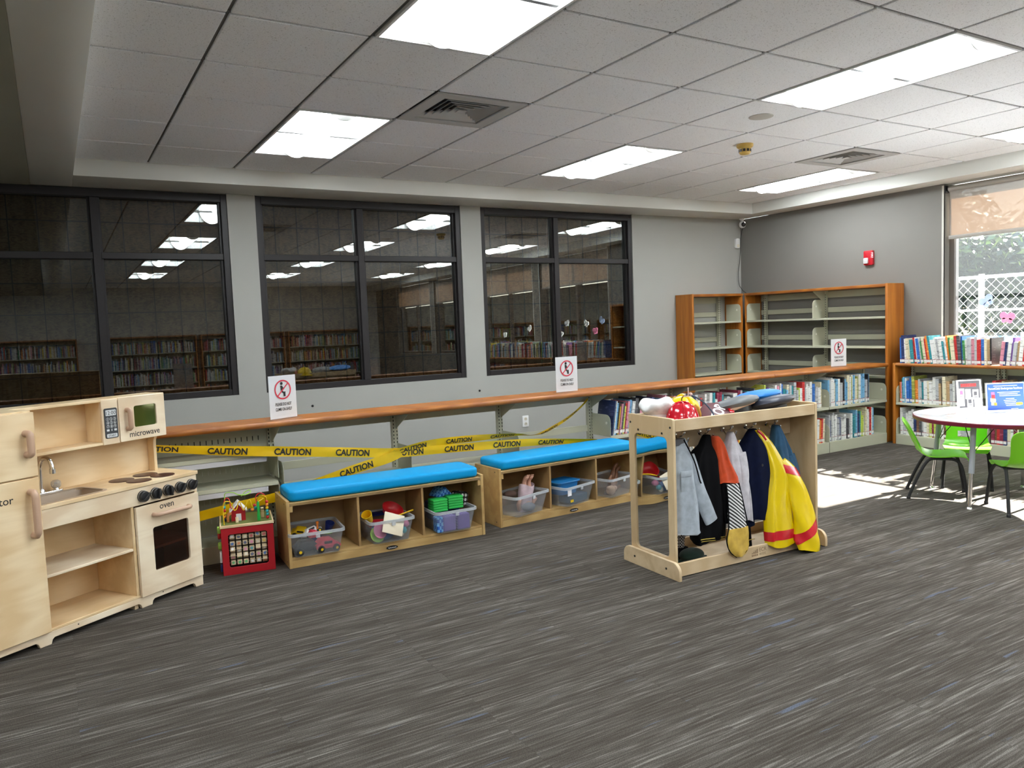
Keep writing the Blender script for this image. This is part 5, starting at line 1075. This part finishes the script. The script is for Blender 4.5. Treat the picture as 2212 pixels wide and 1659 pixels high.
for e in (([(.43, .39), (.30, .39), (.195, .38), (.14, .36), (.08, .378), (.045, .42)]), ([(.43, .478), (.30, .502), (.195, .518), (.13, .512), (.08, .505), (.042, .455)])):
    MB().tube(smooth_path([Vector((x, .036+(z-.05)*.09, z))-O for z, x in e], 5), .0035, 6).build('black_binding', BLKC, r)
# white coat
r, O = garment('white_coat', 'white lab coat hanging on the middle hook', WHC, [(.69, .515, .014, .165, .018), (.64, .508, .032, .155, .03), (.57, .503, .072, .15, .05), (.40, .535, .070, .145, .052), (.25, .558, .066, .14, .05), (.20, .562, .066, .14, .048)], 4, .18, 9)
sleeve(r, O, WHC, [(.535, .11, .58), (.545, .10, .46), (.54, .095, .36), (.545, .095, .265)], [.03, .034, .032, .03])
r, O = garment('black_trousers', 'black costume trousers with a yellow cuff line below the white coat', BLKC, [(.42, .585, .02, .19, .02), (.30, .585, .045, .18, .03), (.15, .59, .05, .17, .035), (.045, .595, .05, .165, .035), (.035, .595, .05, .165, .034)], 3, .1, 12)
MB().tube([Vector((.545+.02*k, .128+.002*math.sin(k*2), .085))-O for k in range(6)], .002, 5).build('yellow_cuff_line', GT, r)
# navy coat
r, O = garment('navy_coat', 'dark navy button coat on the hook beside the yellow raincoat', NAVY, [(.69, .685, .016, .17, .02), (.65, .675, .05, .16, .04), (.58, .662, .098, .15, .06), (.40, .68, .105, .145, .065), (.26, .69, .100, .14, .068), (.19, .69, .095, .14, .062)], 4, .13, 14)
sleeve(r, O, NAVY, [(.60, .15, .58), (.59, .14, .45), (.60, .135, .30), (.615, .135, .16)], [.032, .036, .036, .034])
for x, z in ((.665, .50), (.715, .43), (.715, .36)): MB().lathe([(.008, 0), (.008, .003), (1e-4, .004)], 12, M=T3(Vector((x, .085, z))-O, rx=math.pi/2)).build('button', BLACK, r)
# yellow raincoat
r, O = garment('yellow_raincoat', 'shiny yellow raincoat with red bands hanging to the floor', YELV, [(.685, .69, .015, .145, .018), (.62, .725, .038, .125, .03), (.52, .765, .055, .11, .04), (.44, .785, .072, .10, .045), (.34, .775, .082, .09, .045), (.22, .765, .092, .075, .042), (.12, .765, .098, .062, .040), (.055, .762, .096, .055, .038)], 3, .22, 17, 72)
cl = [o for o in r.children if o.name.startswith('cloth')][0]
def band(z0, z1, name, tilt=0.0):
    """tape wrapped round the coat: the coat's own surface between two heights, pushed out 1.8 mm"""
    me = cl.data; bm = bmesh.new(); bm.from_mesh(me); bm.normal_update(); no = (-tilt, 0, 1)
    for z_, kw in ((z0, {'clear_inner': True}), (z1, {'clear_outer': True})):
        bmesh.ops.bisect_plane(bm, geom=bm.verts[:]+bm.edges[:]+bm.faces[:], plane_co=(.25, 0, z_), plane_no=no, **kw)
    bm.normal_update()
    for v in bm.verts: v.co += v.normal*.0018
    me2 = bpy.data.meshes.new(name); bm.to_mesh(me2); bm.free(); me2.materials.clear(); me2.materials.append(REDV)
    me2.polygons.foreach_set('use_smooth', [True]*len(me2.polygons)); return link(name, me2, r)
band(.085, .135, 'red_band')
sv = sleeve(r, O, YELV, [(.815, .085, .50), (.865, .07, .43), (.892, .055, .36), (.905, .035, .25), (.915, .015, .14), (.918, 0, .06), (.905, -.012, .004)], [.030, .052, .062, .074, .084, .086, .072], flat=.42)
cl = sv; band(.098, .150, 'red_cuff_band', .42); band(.405, .45, 'red_arm_band', -.3)
MB().tube(smooth_path([Vector((.68, .128, .685))-O, Vector((.70, .115, .66))-O, Vector((.715, .105, .63))-O], 4), .008, 8).build('red_collar', REDV, r)
# blue shirt
r, O = garment('blue_shirt', 'denim blue shirt on the rightmost hook of the rack', BLUEC, [(.695, .855, .016, .165, .02), (.64, .862, .035, .16, .035), (.55, .875, .068, .16, .05), (.42, .91, .085, .16, .055), (.30, .93, .085, .16, .055), (.22, .94, .08, .16, .05)], 5, .2, 19)
sleeve(r, O, BLUEC, [(.93, .13, .52), (.965, .125, .40), (.985, .125, .27), (.995, .125, .15)], [.03, .036, .034, .03])
# loose things on the base board
o = MB().ball((0, 0, .036), .062, 24, sc=(1.2, .9, .58)).build('green_hat', DKGR, smooth=True); o.location = FR @ Vector((.23, .17, .0225)); tag(o, 'crumpled dark green hat lying in the rack base', 'hat')
o = MB().grid(lambda u, v: ((.11+.012*math.sin(9*2*math.pi*u))*math.cos(2*math.pi*u)*(.55+.45*v), (.075+.008*math.sin(7*2*math.pi*u))*math.sin(2*math.pi*u)*(.55+.45*v), .016*(1-v)+.004*math.sin(11*2*math.pi*u)*v+.006), 60, 4, wrap=True).build('hat_ruffle', DKGR, [c for c in bpy.data.objects if c.name == 'green_hat'][0], smooth=True)
o = MB().grid(lambda u, v: ((.055+.010*math.sin(5*2*math.pi*u+v*3)+.02*v)*math.cos(2*math.pi*u), (.035+.008*math.sin(4*2*math.pi*u))*math.sin(2*math.pi*u), .075*v+.01*math.sin(2*math.pi*u)), 40, 8, wrap=True); o.f.append(tuple(range(8, 40*9, 9))); o.m.append(0)
o = o.build('checked_scarf', CHECK, smooth=True); o.location = FR @ Vector((.185, .25, .095)); tag(o, 'black and white checked scarf bundled behind the green hat', 'scarf')
o = MB().box(-.06, .06, -.045, .045, 0, .07).build('costume_box', BLKC, None, bevel=.01); o.location = FR @ Vector((.185, .25, .0225)); tag(o, 'black folded costume under the checked scarf', 'costume')

# ------------------------------------------------------------------ hats and props in the tray
TZ = .7605
WHF = cloth('white chef cloth', (.72, .71, .70)); REDH = mat('glossy red helmet plastic', (.48, .005, .018), .16, coat=.6); YELH = mat('yellow hard hat plastic', (.80, .55, .0), .3)
r = thing('chef_hat', 'soft white chef hat at the left end of the rack tray', 'hat', FR @ Vector((.13, .30, TZ)), RR, 'hats in the rack tray')
MB().grid(lambda u, v: (.075*math.cos(2*math.pi*u), .065*math.sin(2*math.pi*u), .06*v), 32, 2, wrap=True).build('hat_band', WHF, r, smooth=True)
MB().grid(lambda u, v: ((.078+.03*math.sin(math.pi*min(1, v*1.1)))*math.cos(2*math.pi*u)*math.sqrt(max(0, 1-v**3*.9995))+.010*math.sin(u*25)*v*(1-v), (.066+.028*math.sin(math.pi*min(1, v*1.1)))*math.sin(2*math.pi*u)*math.sqrt(max(0, 1-v**3*.9995)), .055+.072*math.sin(v*math.pi*.5)+.014*math.sin(2*math.pi*u*3+1)*math.sin(math.pi*v)+.008*math.sin(2*math.pi*u*7)*math.sin(math.pi*v)), 48, 12, wrap=True).build('hat_puff', WHF, r, smooth=True, sharp=180)
r = thing('fire_helmet', 'glossy red toy fire helmet in the rack tray', 'helmet', FR @ Vector((.20, .185, TZ)), RR, 'hats in the rack tray')
MB().lathe([(.118, .012), (.12, .016), (.095, .026), (.09, .05), (.075, .085), (.045, .108), (1e-4, .115)], 36, sx=1.0, sy=.82).build('shell', REDH, r, smooth=True, sharp=60)
for a in (0, 1.05, 2.1): MB().tube([(.092*math.cos(t_)*math.cos(a), .076*math.cos(t_)*math.sin(a), .03+.088*math.sin(t_)) for t_ in [math.pi*k/14 for k in range(15)]], .004, 6).build('ridge', REDH, r, smooth=True)
bd = MB().prism([(-.025, .02), (.025, .02), (.03, .05), (.02, .085), (0, .10), (-.02, .085), (-.03, .05)], -.004, .004, 'x', M=T3((.108, 0, .0), ry=-.15)).build('front_badge', GOLDC, r, bevel=.002); MB().prism([(-.016, .03), (.016, .03), (.019, .05), (.012, .075), (0, .085), (-.012, .075), (-.019, .05)], .004, .006, 'x', M=T3((.108, 0, .0), ry=-.15)).build('badge_face', REDH, bd)
r = thing('hard_hat', 'yellow toy hard hat behind the red helmet', 'helmet', FR @ Vector((.34, .34, TZ)), RR, 'hats in the rack tray')
MB().lathe([(.10, .02), (.098, .05), (.082, .092), (.05, .12), (1e-4, .13)], 32, sy=.85).build('shell', YELH, r, smooth=True); MB().lathe([(.10, .022), (.122, .014), (.122, .018), (.10, .028)], 32, sy=.85, ring=True).build('brim', YELH, r, smooth=True); MB().tube([(0, .088*math.cos(t_), .025+.108*math.sin(t_)) for t_ in [math.pi*k/14 for k in range(15)]], .008, 8).build('crest', YELH, r, smooth=True)
r = thing('stop_paddle', 'maroon stop paddle with a wooden handle lying in the tray', 'stop sign', FR @ Vector((.43, .175, TZ+.03)), RR); r.rotation_euler = (.62, -.02, RR-.30)
MAR = mat('maroon stop board', (.10, .022, .03), .45); R8 = .098
bo = MB().prism([(R8*math.cos(math.pi/8+math.pi/4*k), R8*math.sin(math.pi/8+math.pi/4*k)) for k in range(8)], 0, .006, 'z').build('board', MAR, r, bevel=.001)
t = MB(); text_on(t, 'STOP', .085, (0, 0, .0066), (.55, .835, 0), (-.835, .55, 0), bold=.025, sx=.72)
t.v = [(x, y-.0, z) for x, y, z in t.v]; V0 = sum((Vector(v) for v in t.v), Vector())/len(t.v); t.v = [tuple(Vector(v)-V0+Vector((0, 0, .0066))) for v in t.v]; t.build('lettering', PAPER, bo, recalc=False)
MB().tube([(.085, .02, .003), (.25, .075, .003)], .009, 12).build('handle', BEECH, r, smooth=True, sharp=60); MB().box(.075, .10, .0, .035, -.003, .010).build('handle_clip', REDV, r)
GRY = mat('slate grey moulded foam', (.13, .14, .15), .45); GRYD = mat('dark navy moulded foam', (.03, .035, .055), .4); BLUH = mat('bright blue foam', (.01, .20, .62), .5)
def oval_hat(loc, m_, label, tilt, rim=None):
    r = thing('oval_hat', label, 'hat', FR @ Vector(loc), RR, 'hats in the rack tray'); r.rotation_euler = (tilt[0], tilt[1], RR+tilt[2])
    MB().lathe([(.09, 0), (.125, .012), (.138, .026), (.130, .042), (.095, .054), (.05, .060), (1e-4, .062)], 40, sx=1.12, sy=.80).build('crown', m_, r, smooth=True, sharp=60)
    if rim: MB().lathe([(.136, .026), (.146, .036), (.138, .052), (.130, .055)], 40, sx=1.12, sy=.80, ring=True).build('rim', rim, r, smooth=True)
    MB().lathe([(.082, -.03), (.085, .004)], 32, sx=1.1, sy=.8).build('head_band', BLACK, r, smooth=True)
oval_hat((.625, .23, TZ+.045), GRY, 'slate grey oval cap left of the blue one in the tray', (-.22, -.1, .05)); oval_hat((.865, .30, TZ+.062), BLUH, 'bright blue oval cap behind the dark cap', (-.15, -.06, 0)); oval_hat((.87, .20, TZ+.035), GRYD, 'dark navy oval cap in front of the blue cap', (-.2, -.08, .03))
r = thing('stethoscope', 'toy stethoscope draped over the hats', 'stethoscope', FR @ Vector((.33, .25, TZ)), RR); O = Vector((.33, .25, TZ))
MB().tube(smooth_path([Vector(p)-O for p in ((.27, .25, .90), (.29, .24, .905), (.325, .22, .89), (.355, .19, .86), (.375, .165, .825), (.385, .15, .795))], 6), .004, 8).build('tubing', mat('slate tubing', (.03, .06, .10), .5), r, smooth=True)
MB().tube(smooth_path([Vector(p)-O for p in ((.27, .25, .90), (.262, .26, .885), (.275, .27, .86), (.295, .27, .845))], 6), .003, 8).build('tubing', mat('maroon tubing', (.12, .02, .02), .5), r, smooth=True)
MB().box(.255-O.x, .30-O.x, .23-O.y, .24-O.y, .895-O.z, .90-O.z).box(.284-O.x, .288-O.x, .233-O.y, .237-O.y, .90-O.z, .945-O.z).box(.262-O.x, .266-O.x, .233-O.y, .237-O.y, .895-O.z, .915-O.z).ball(tuple(Vector((.305, .24, .905))-O), .012, 10).build('ear_piece', mat('pinkish plastic', (.55, .38, .34), .5), r)
# ================================================================== round table, chairs, flyers
TBX, TBY, TBH, TBR = 4.82, -3.57, .573, .530
tb = thing('round_table', 'round white-topped table with maroon edge and adjustable legs', 'table', (TBX, TBY, 0))
LAM = mat('glossy white laminate', (.72, .73, .76), .12, coat=.5); MARE = mat('maroon edge band', (.14, .006, .02), .4)
MB().lathe([(1e-4, TBH-.026), (TBR-.006, TBH-.026), (TBR-.004, TBH), (1e-4, TBH)], 72).build('table_top', LAM, tb, smooth=True, sharp=40)
MB().lathe([(TBR-.006, TBH-.028), (TBR, TBH-.024), (TBR+.001, TBH-.004), (TBR-.004, TBH+.0005)], 72, ring=True).build('edge_band', MARE, tb, smooth=True)
GRL = mat('grey enamel leg', (.30, .32, .34), .4)
for k, a in enumerate((186, 94, 8, 276)):
    a = math.radians(a); x, y = .455*math.cos(a), .455*math.sin(a); xi, yi = .40*math.cos(a), .40*math.sin(a)
    lg = MB().tube([(xi, yi, TBH-.028), ((x+xi)/2, (y+yi)/2, .23)], .0175, 14).build('leg', GRL, tb, smooth=True, sharp=40)
    MB().tube([((x+xi)/2, (y+yi)/2, .26), (x, y, .012)], .0125, 14).build('leg_insert', CHROME, lg, smooth=True, sharp=40); MB().lathe([(.02, 0), (.018, .006), (.012, .012)], 14, c=(x, y, 0)).build('glide', CHROME, lg, smooth=True)
    for s in (-1, 1): MB().tube([(xi*1.02, yi*1.02, .36), (xi*.75-s*.10*math.sin(a), yi*.75+s*.10*math.cos(a), TBH-.03)], .003, 6).build('brace', BLACK, lg)
GRN = mat('lime green polypropylene', (.20, .60, .02), .35); GRNT = GRN
def chair(x, y, face, label):
    """small stackable shell chair; local -y is the front"""
    r = thing('kids_chair', label, 'chair', (x, y, 0), face, 'lime green chairs at the round table')
    W, SH = .155, .300
    # shell outline in the y-z plane, front lip to back top, with half-width
    prof = [(-.165, SH-.030, .125), (-.150, SH-.006, .142), (-.10, SH+.004, .152), (-.02, SH-.004, .155), (.06, SH-.008, .150), (.105, SH+.004, .142), (.138, SH+.032, .135), (.158, SH+.072, .132), (.180, SH+.122, .140), (.206, SH+.178, .150), (.226, SH+.216, .145), (.234, SH+.234, .125), (.2365, SH+.241, .095)]
    P = smooth_path([(p[0], p[1], 0) for p in prof], 3); Wd = smooth_path([(p[2], 0, 0) for p in prof], 3); n = len(P); nx = 14; th = .006
    m_ = MB(); vs_ = []
    for s in (0, 1):
        for i in range(n):
            t = (P[min(i+1, n-1)]-P[max(0, i-1)]).normalized(); nr = Vector((-t.y, t.x, 0))
            f_ = i/(n-1); dish = (.016 if f_ < .5 else .026)*math.sin(math.pi*min(1, f_*1.0))
            for k in range(nx+1):
                u = k/nx*2-1; c = P[i]+nr*(dish*(u*u-.35)*(1 if f_ < .45 else 1))-nr*(th*s); vs_.append((u*Wd[i].x, c.x, c.y))
    S = n*(nx+1); fs_ = []
    hole = lambda i, k: (.52 < i/(n-1) < .60) and 4 <= k <= 9
    for i in range(n-1):
        for k in range(nx):
            if hole(i, k): continue
            a = i*(nx+1)+k; fs_ += [(a, a+1, a+nx+2, a+nx+1), (S+a+1, S+a, S+a+nx+1, S+a+nx+2)]
            for (di, dk, e0, e1) in ((-1, 0, a, a+1), (1, 0, a+nx+2, a+nx+1), (0, -1, a+nx+1, a), (0, 1, a+1, a+nx+2)):
                ii, kk = i+di, k+dk
                if ii < 0 or ii >= n-1 or kk < 0 or kk >= nx or hole(ii, kk): fs_.append((e1, e0, e0+S, e1+S))
    m_.add(vs_, fs_); sh = m_.build('seat_shell', GRN, r, smooth=True, sharp=50)
    for s in (-1, 1):
        x_ = s*.125
        # one bent tube each side: front foot, up, under the seat, down to the back foot
        pts = [(s*.155, -.155, .012), (s*.145, -.125, .20), (s*.135, -.105, .257), (s*.128, -.07, .281), (s*.125, 0, .283), (s*.128, .06, .281), (s*.135, .10, .250), (s*.148, .155, .14), (s*.16, .205, .012)]
        f = MB().tube(smooth_path(pts, 5), .0105, 10).build('leg_frame', BLACKM, r, smooth=True, sharp=60)
        for p in (pts[0], pts[-1]): MB().lathe([(.013, 0), (.013, .014), (.0105, .02)], 12, c=(p[0], p[1], 0)).build('foot_cap', BLACK, f, smooth=True, sharp=40)
    MB().tube([(-.125, -.06, .280), (.125, -.06, .280)], .008, 8).tube([(-.125, .06, .280), (.125, .06, .280)], .008, 8).build('cross_bars', BLACKM, r)
    return r
def face_to(x, y, dx, dy): return math.atan2(dx, -dy)   # rotation so that local -y points along (dx, dy)
chair(4.592, -3.297, face_to(0, 0, .553, -.833), 'lime green chair at the left of the table, seen from its side'); chair(5.03, -3.235, face_to(0, 0, -.87, -.497), 'lime green chair behind the table, facing the camera'); chair(4.590, -3.832, face_to(0, 0, .667, .745), 'lime green chair at the right picture edge with its back to the camera')
# flyers in acrylic stands
def flyer(x, y, phi, w, h, label, draw):
    r = thing('flyer_stand', label, 'flyer', (x, y, TBH+.001), phi, 'flyers standing on the round table')
    MB().box(-w/2-.008, w/2+.008, -.05, .03, 0, .004).box(-w/2-.008, w/2+.008, -.005, -.0025, .004, h+.006).box(-w/2-.008, w/2+.008, .0025, .005, .004, h+.006).build('acrylic_stand', ACRYL, r)
    p = MB().box(-w/2, w/2, -.0018, .0018, .005, h).build('paper', PAPER, r); draw(r, p, w, h)
    r.rotation_euler = (-.10, 0, phi); return r
FB = mat('flyer blue print', (.035, .10, .50), .5); FGR = mat('flyer dark grey print', (.08, .08, .09), .5); FRD = mat('flyer red print', (.75, .03, .03), .5); FOR = mat('flyer orange print', (.75, .33, .02), .5); FPK = mat('flyer pink print', (.60, .12, .25), .5); FYL = mat('flyer yellow print', (.75, .55, .25), .5); FPL = mat('flyer pale print', (.62, .66, .78), .5)
Y1 = -.0056
def draw1(r, p, w, h):
    MB().box(-w/2+.012, w/2-.012, Y1+.0003, Y1+.0006, .03, h-.008).build('dark_print', FGR, r)
    rd = MB()
    for k in range(9): rd.box(-.065+k*.0135, -.0545+k*.0135, Y1, Y1+.0002, h-.048, h-.026)
    rd.build('red_heading_print', FRD, r)
    for k, (cx, cz, cw, ch) in enumerate(((-.062, h-.095, .042, .07), (-.012, h-.10, .042, .07), (.045, h-.105, .045, .07), (-.062, .075, .04, .07), (.0, .066, .045, .07), (.055, .062, .045, .065))):
        b_ = MB().box(cx-cw/2, cx+cw/2, Y1-.0004, Y1+.0002, cz-ch/2, cz+ch/2).build('picture_card', PAPER, r)
        MB().box(cx-cw*.3, cx+cw*.25, Y1-.0007, Y1-.0004, cz-ch*.1, cz+ch*.3).box(cx-cw*.3, cx+cw*.35, Y1-.0007, Y1-.0004, cz-ch*.3, cz-ch*.24).build('card_print', [FPK, FPL, FGR, FPL, FGR, FPL][k], b_)
def draw2(r, p, w, h):
    b_ = MB().box(-w/2+.004, w/2-.004, Y1+.0003, Y1+.0006, .004, h-.006).build('blue_print', FB, r)
    t = MB(); text_on(t, 'Parent/Child Kindergarten Readiness', .021, (0, Y1, h-.045), (1, 0, 0), (0, 0, 1), bold=.008, sx=.78)
    for k, (cx, cz, ww) in enumerate(((0, h-.020, .17), (.02, h-.066, .16), (.02, h-.078, .13), (.03, h-.090, .15), (.03, h-.112, .06), (.03, h-.124, .09), (.03, h-.136, .08), (.03, h-.148, .07), (.05, h-.160, .10), (.06, h-.185, .05))): t.box(cx-ww/2, cx+ww/2, Y1, Y1+.0002, cz-.0018, cz+.0018)
    t.build('white_lettering', PAPER, r, recalc=False)
    for x, z, s, m_ in ((-.092, h-.075, .012, FPK), (-.09, h-.095, .013, FRD), (-.098, h-.118, .013, FYL), (-.084, h-.122, .011, PAPER), (-.092, h-.142, .014, FYL), (-.076, h-.148, .010, FOR)): MB().box(x-s, x+s, Y1-.0002, Y1+.0002, z-s, z+s).build('letter_block_picture', m_, r)
    MB().prism(rrect(.05, .018, .008, 3, .095, h-.15), Y1-.0002, Y1+.0002, 'y').build('orange_tab_print', FOR, r)
flyer(4.87, -3.345, -.42, .185, .225, 'upright white flyer of small pictures on the round table', draw1); flyer(5.08, -3.48, -.52, .27, .195, 'blue kindergarten flyer standing at the right of the round table', draw2)
# ================================================================== outdoors
GRD = mat('pale concrete', (.66, .65, .62), .9); structure(MB().box(RX+.2, 40, -30, 12, -.35, -.25).build('ground', GRD), 'pale paving outside the window')
GALV = mat('white galvanised fence', (.72, .73, .74), .4)
fx = 7.10; fz = 1.60
fe = thing('chain_link_fence', 'white chain link fence outside the bright window', 'fence', (fx, -2.6, -.25)); O = Vector(fe.location)
F0, F1 = -3.42, .9
MB().tube([Vector((fx, F0, fz))-O, Vector((fx, F1, fz))-O], .016, 10).build('top_rail', GALV, fe, smooth=True); MB().tube([Vector((fx, F0, 1.28))-O, Vector((fx, F1, 1.28))-O], .010, 8).build('middle_rail', GALV, fe, smooth=True)
for y in (F0, -2.23, -.6, F1): MB().tube([Vector((fx, y, -.25))-O, Vector((fx, y, fz+.03))-O], .026, 10).build('post', GALV, fe, smooth=True)
w = MB(); st = .088; H0, H1 = .25, fz-.01
k = int((F1-F0)/st)
for q in range(-int((H1-H0)/st)-1, k+1):
    for s in (1, -1):
        # wires run at 45 degrees up from the bottom line
        y0 = F0+q*st if s > 0 else F0+(q+int((H1-H0)/st)+1)*st
        pts = []
        t0, t1 = 0, H1-H0
        ya, yb = y0, y0+s*(H1-H0); za, zb = H0, H1
        if s > 0:
            if ya < F0: za += F0-ya; ya = F0
            if yb > F1: zb -= yb-F1; yb = F1
        else:
            if ya > F1: za += ya-F1; ya = F1
            if yb < F0: zb -= F0-yb; yb = F0
        if zb-za > .05: w.tube([Vector((fx+s*.003, ya, za))-O, Vector((fx+s*.003, yb, zb))-O], .0026, 5)
wm = w.build('wire_mesh', GALV, fe); wm['kind'] = 'stuff'
# window clings on the glass
cl_cols = [('white', TOY['white']), ('pink', TOY['pink']), ('pale blue', mat('pale blue cling', (.35, .45, .70), .5))]
rg = random.Random(12)
for k, (y, z, c, lab) in enumerate(((-2.44, 1.36, 2, 'pale blue butterfly cling on the bright window'), (-2.62, 1.20, 1, 'pink butterfly cling on the bright window'), (-2.86, 1.33, 0, 'white butterfly cling beside the fence post view'), (-3.4, 1.35, 0, 'white butterfly cling on the second pane, upper'), (-3.6, 1.18, 0, 'white butterfly cling on the second pane, lower'), (-4.6, 1.3, 0, 'white butterfly cling on the second window'), (-5.5, 1.2, 0, 'white butterfly cling on the second window, far pane'))):
    b = MB()
    for s in (-1, 1):
        for (cy, cz, rr, el) in ((.035, .02, .034, 1.25), (.026, -.022, .024, 1.1)):
            b.prism([(s*(cy+rr*math.cos(a)*el*.8), cz+rr*math.sin(a)) for a in [2*math.pi*i/14 for i in range(14)]], -.0008, .0008, 'x', M=T3(rx=rg.uniform(-.1, .1)))
    b.prism([(-.004, -.04), (.004, -.04), (.004, .04), (-.004, .04)], -.001, .001, 'x')
    o = b.build('window_cling', cl_cols[c][1]); o.location = (RX+.117, y, z); o.rotation_euler = (rg.uniform(-.6, .6), 0, 0); tag(o, lab, 'window cling', 'butterfly clings on the windows')
# trees
LEAF = []
for n_, c in (('mid', (.022, .045, .018)), ('light', (.05, .08, .02)), ('dark', (.012, .026, .012))):
    LEAF.append(mixed('leaf '+n_, [('ShaderNodeBsdfDiffuse', {'Color': (*c, 1)}, .6), ('ShaderNodeBsdfTranslucent', {'Color': (c[0]*1.6, c[1]*1.5, c[2]*.8, 1)}, .28), ('ShaderNodeBsdfGlossy', {'Roughness': .35, 'Color': (.5, .55, .5, 1)}, .12)]))
BARK = mat('bark', (.09, .06, .04), .9)
def tree(x, y, h, rad, n, seed, label):
    r = thing('tree', label, 'tree', (x, y, -.3), 0, 'trees beyond the fence'); rg = random.Random(seed); b = MB()
    lobes = [(rg.uniform(-.6, .6)*rad, rg.uniform(-.8, .8)*rad, h*rg.uniform(.25, .9), rad*rg.uniform(.45, .75)) for _ in range(9)]
    for _ in range(n):
        cx, cy, cz, R = rg.choice(lobes); a = rg.uniform(0, 6.283); ph = math.acos(rg.uniform(-1, 1)); rr = R*(rg.random()**.33)
        p = Vector((cx+rr*math.sin(ph)*math.cos(a), cy+rr*math.sin(ph)*math.sin(a), max(.3, cz+rr*math.cos(ph))))
        s = rg.uniform(.06, .13); e = Vector((rg.uniform(-1, 1), rg.uniform(-1, 1), rg.uniform(-1, 1))).normalized(); f = e.orthogonal().normalized()
        q = len(b.v); b.v += [tuple(p-e*s), tuple(p+f*s*.45), tuple(p+e*s), tuple(p-f*s*.45)]; b.f.append((q, q+1, q+2, q+3)); b.m.append(rg.choice([0, 0, 1, 2, 2]))
    fo = b.build('foliage', LEAF, r, recalc=False); fo['kind'] = 'stuff'
    MB().tube([(0, 0, 0), (.05, .03, h*.3), (-.05, .05, h*.6), (0, 0, h*.8)], [.16, .13, .09, .04], 10).build('trunk', BARK, r, smooth=True)
tree(13.6, 2.6, 3.7, 1.5, 12000, 1, 'dense green tree seen at the left of the bright window'); tree(13.9, .2, 3.5, 1.5, 12000, 2, 'dense green tree seen in the middle of the bright window'); tree(13.5, -2.2, 3.8, 1.5, 12000, 3, 'dense green tree seen at the right edge of the bright window')
tree(15.0, 5.2, 3.7, 1.5, 8000, 6, 'tall green tree behind the others at the left'); tree(15.5, -6.0, 3.8, 1.6, 8000, 4, 'tree beyond the second window, mirrored in the dark window'); tree(15.5, -10.5, 3.8, 1.6, 8000, 5, 'tree further off, mirrored in the dark window')
pn = thing('blue_screen_panels', 'low row of blue panels beyond the fence', 'panel fence', (10.6, -1.2, -.25)); BLP = mat('blue weathered panel', (.05, .14, .30), .6)
for k in range(6): Box('panel', BLP, pn, -.02, .02, -2.4+k*.9, -2.4+k*.9+.85, .1, 1.15, .01)
for k in range(7): Box('panel_post', GALV, pn, -.03, .03, -2.45+k*.9, -2.40+k*.9, 0, 1.2, .005)

# ================================================================== far side of the room, seen only mirrored in the dark glass
for k, (x, n_) in enumerate(((5.2, 'by the window side'), (3.2, 'in the middle'), (1.2, 'towards the left'), (-1.2, 'at the far left'))):
    r = thing('oak_bookcase', 'tall oak bookcase behind the camera, %s' % n_, 'bookcase', (x, FY+.02, 0), math.pi, 'bookcases behind the camera')
    for xx in (-.95, .93): MB().box(xx, xx+.024, -.30, 0, 0, 1.5).build('end_panel', OAK_Z, r)
    MB().box(-.95, .954, -.30, 0, 1.5, 1.53).build('top_board', OAK_X, r); MB().box(-.93, .93, -.01, 0, .05, 1.5).build('back_panel', STEEL, r)
    for zz in (.1, .45, .80, 1.15): MB().box(-.925, .93, -.28, -.01, zz-.02, zz).build('shelf', STEEL, r)
    rg = random.Random(50+k); names = [q for q, _ in PAL]; m_ = MB()
    for zz in (.1, .45, .80, 1.15):
        p = -.9
        while p < .88:
            t_ = rg.uniform(.012, .028); m_.box(p, p+t_, -.26, -.06, zz, zz+rg.uniform(.19, .28), names.index(rg.choice(W_PALE))); p += t_+.0015
    o = m_.build('book_row', [BM[q] for q in names], None); o.location = (x, FY+.02, 0); o.rotation_euler = (0, 0, math.pi); tag(o, 'rows of books in the tall oak bookcase behind the camera, %s' % n_, 'books', None, 'stuff')
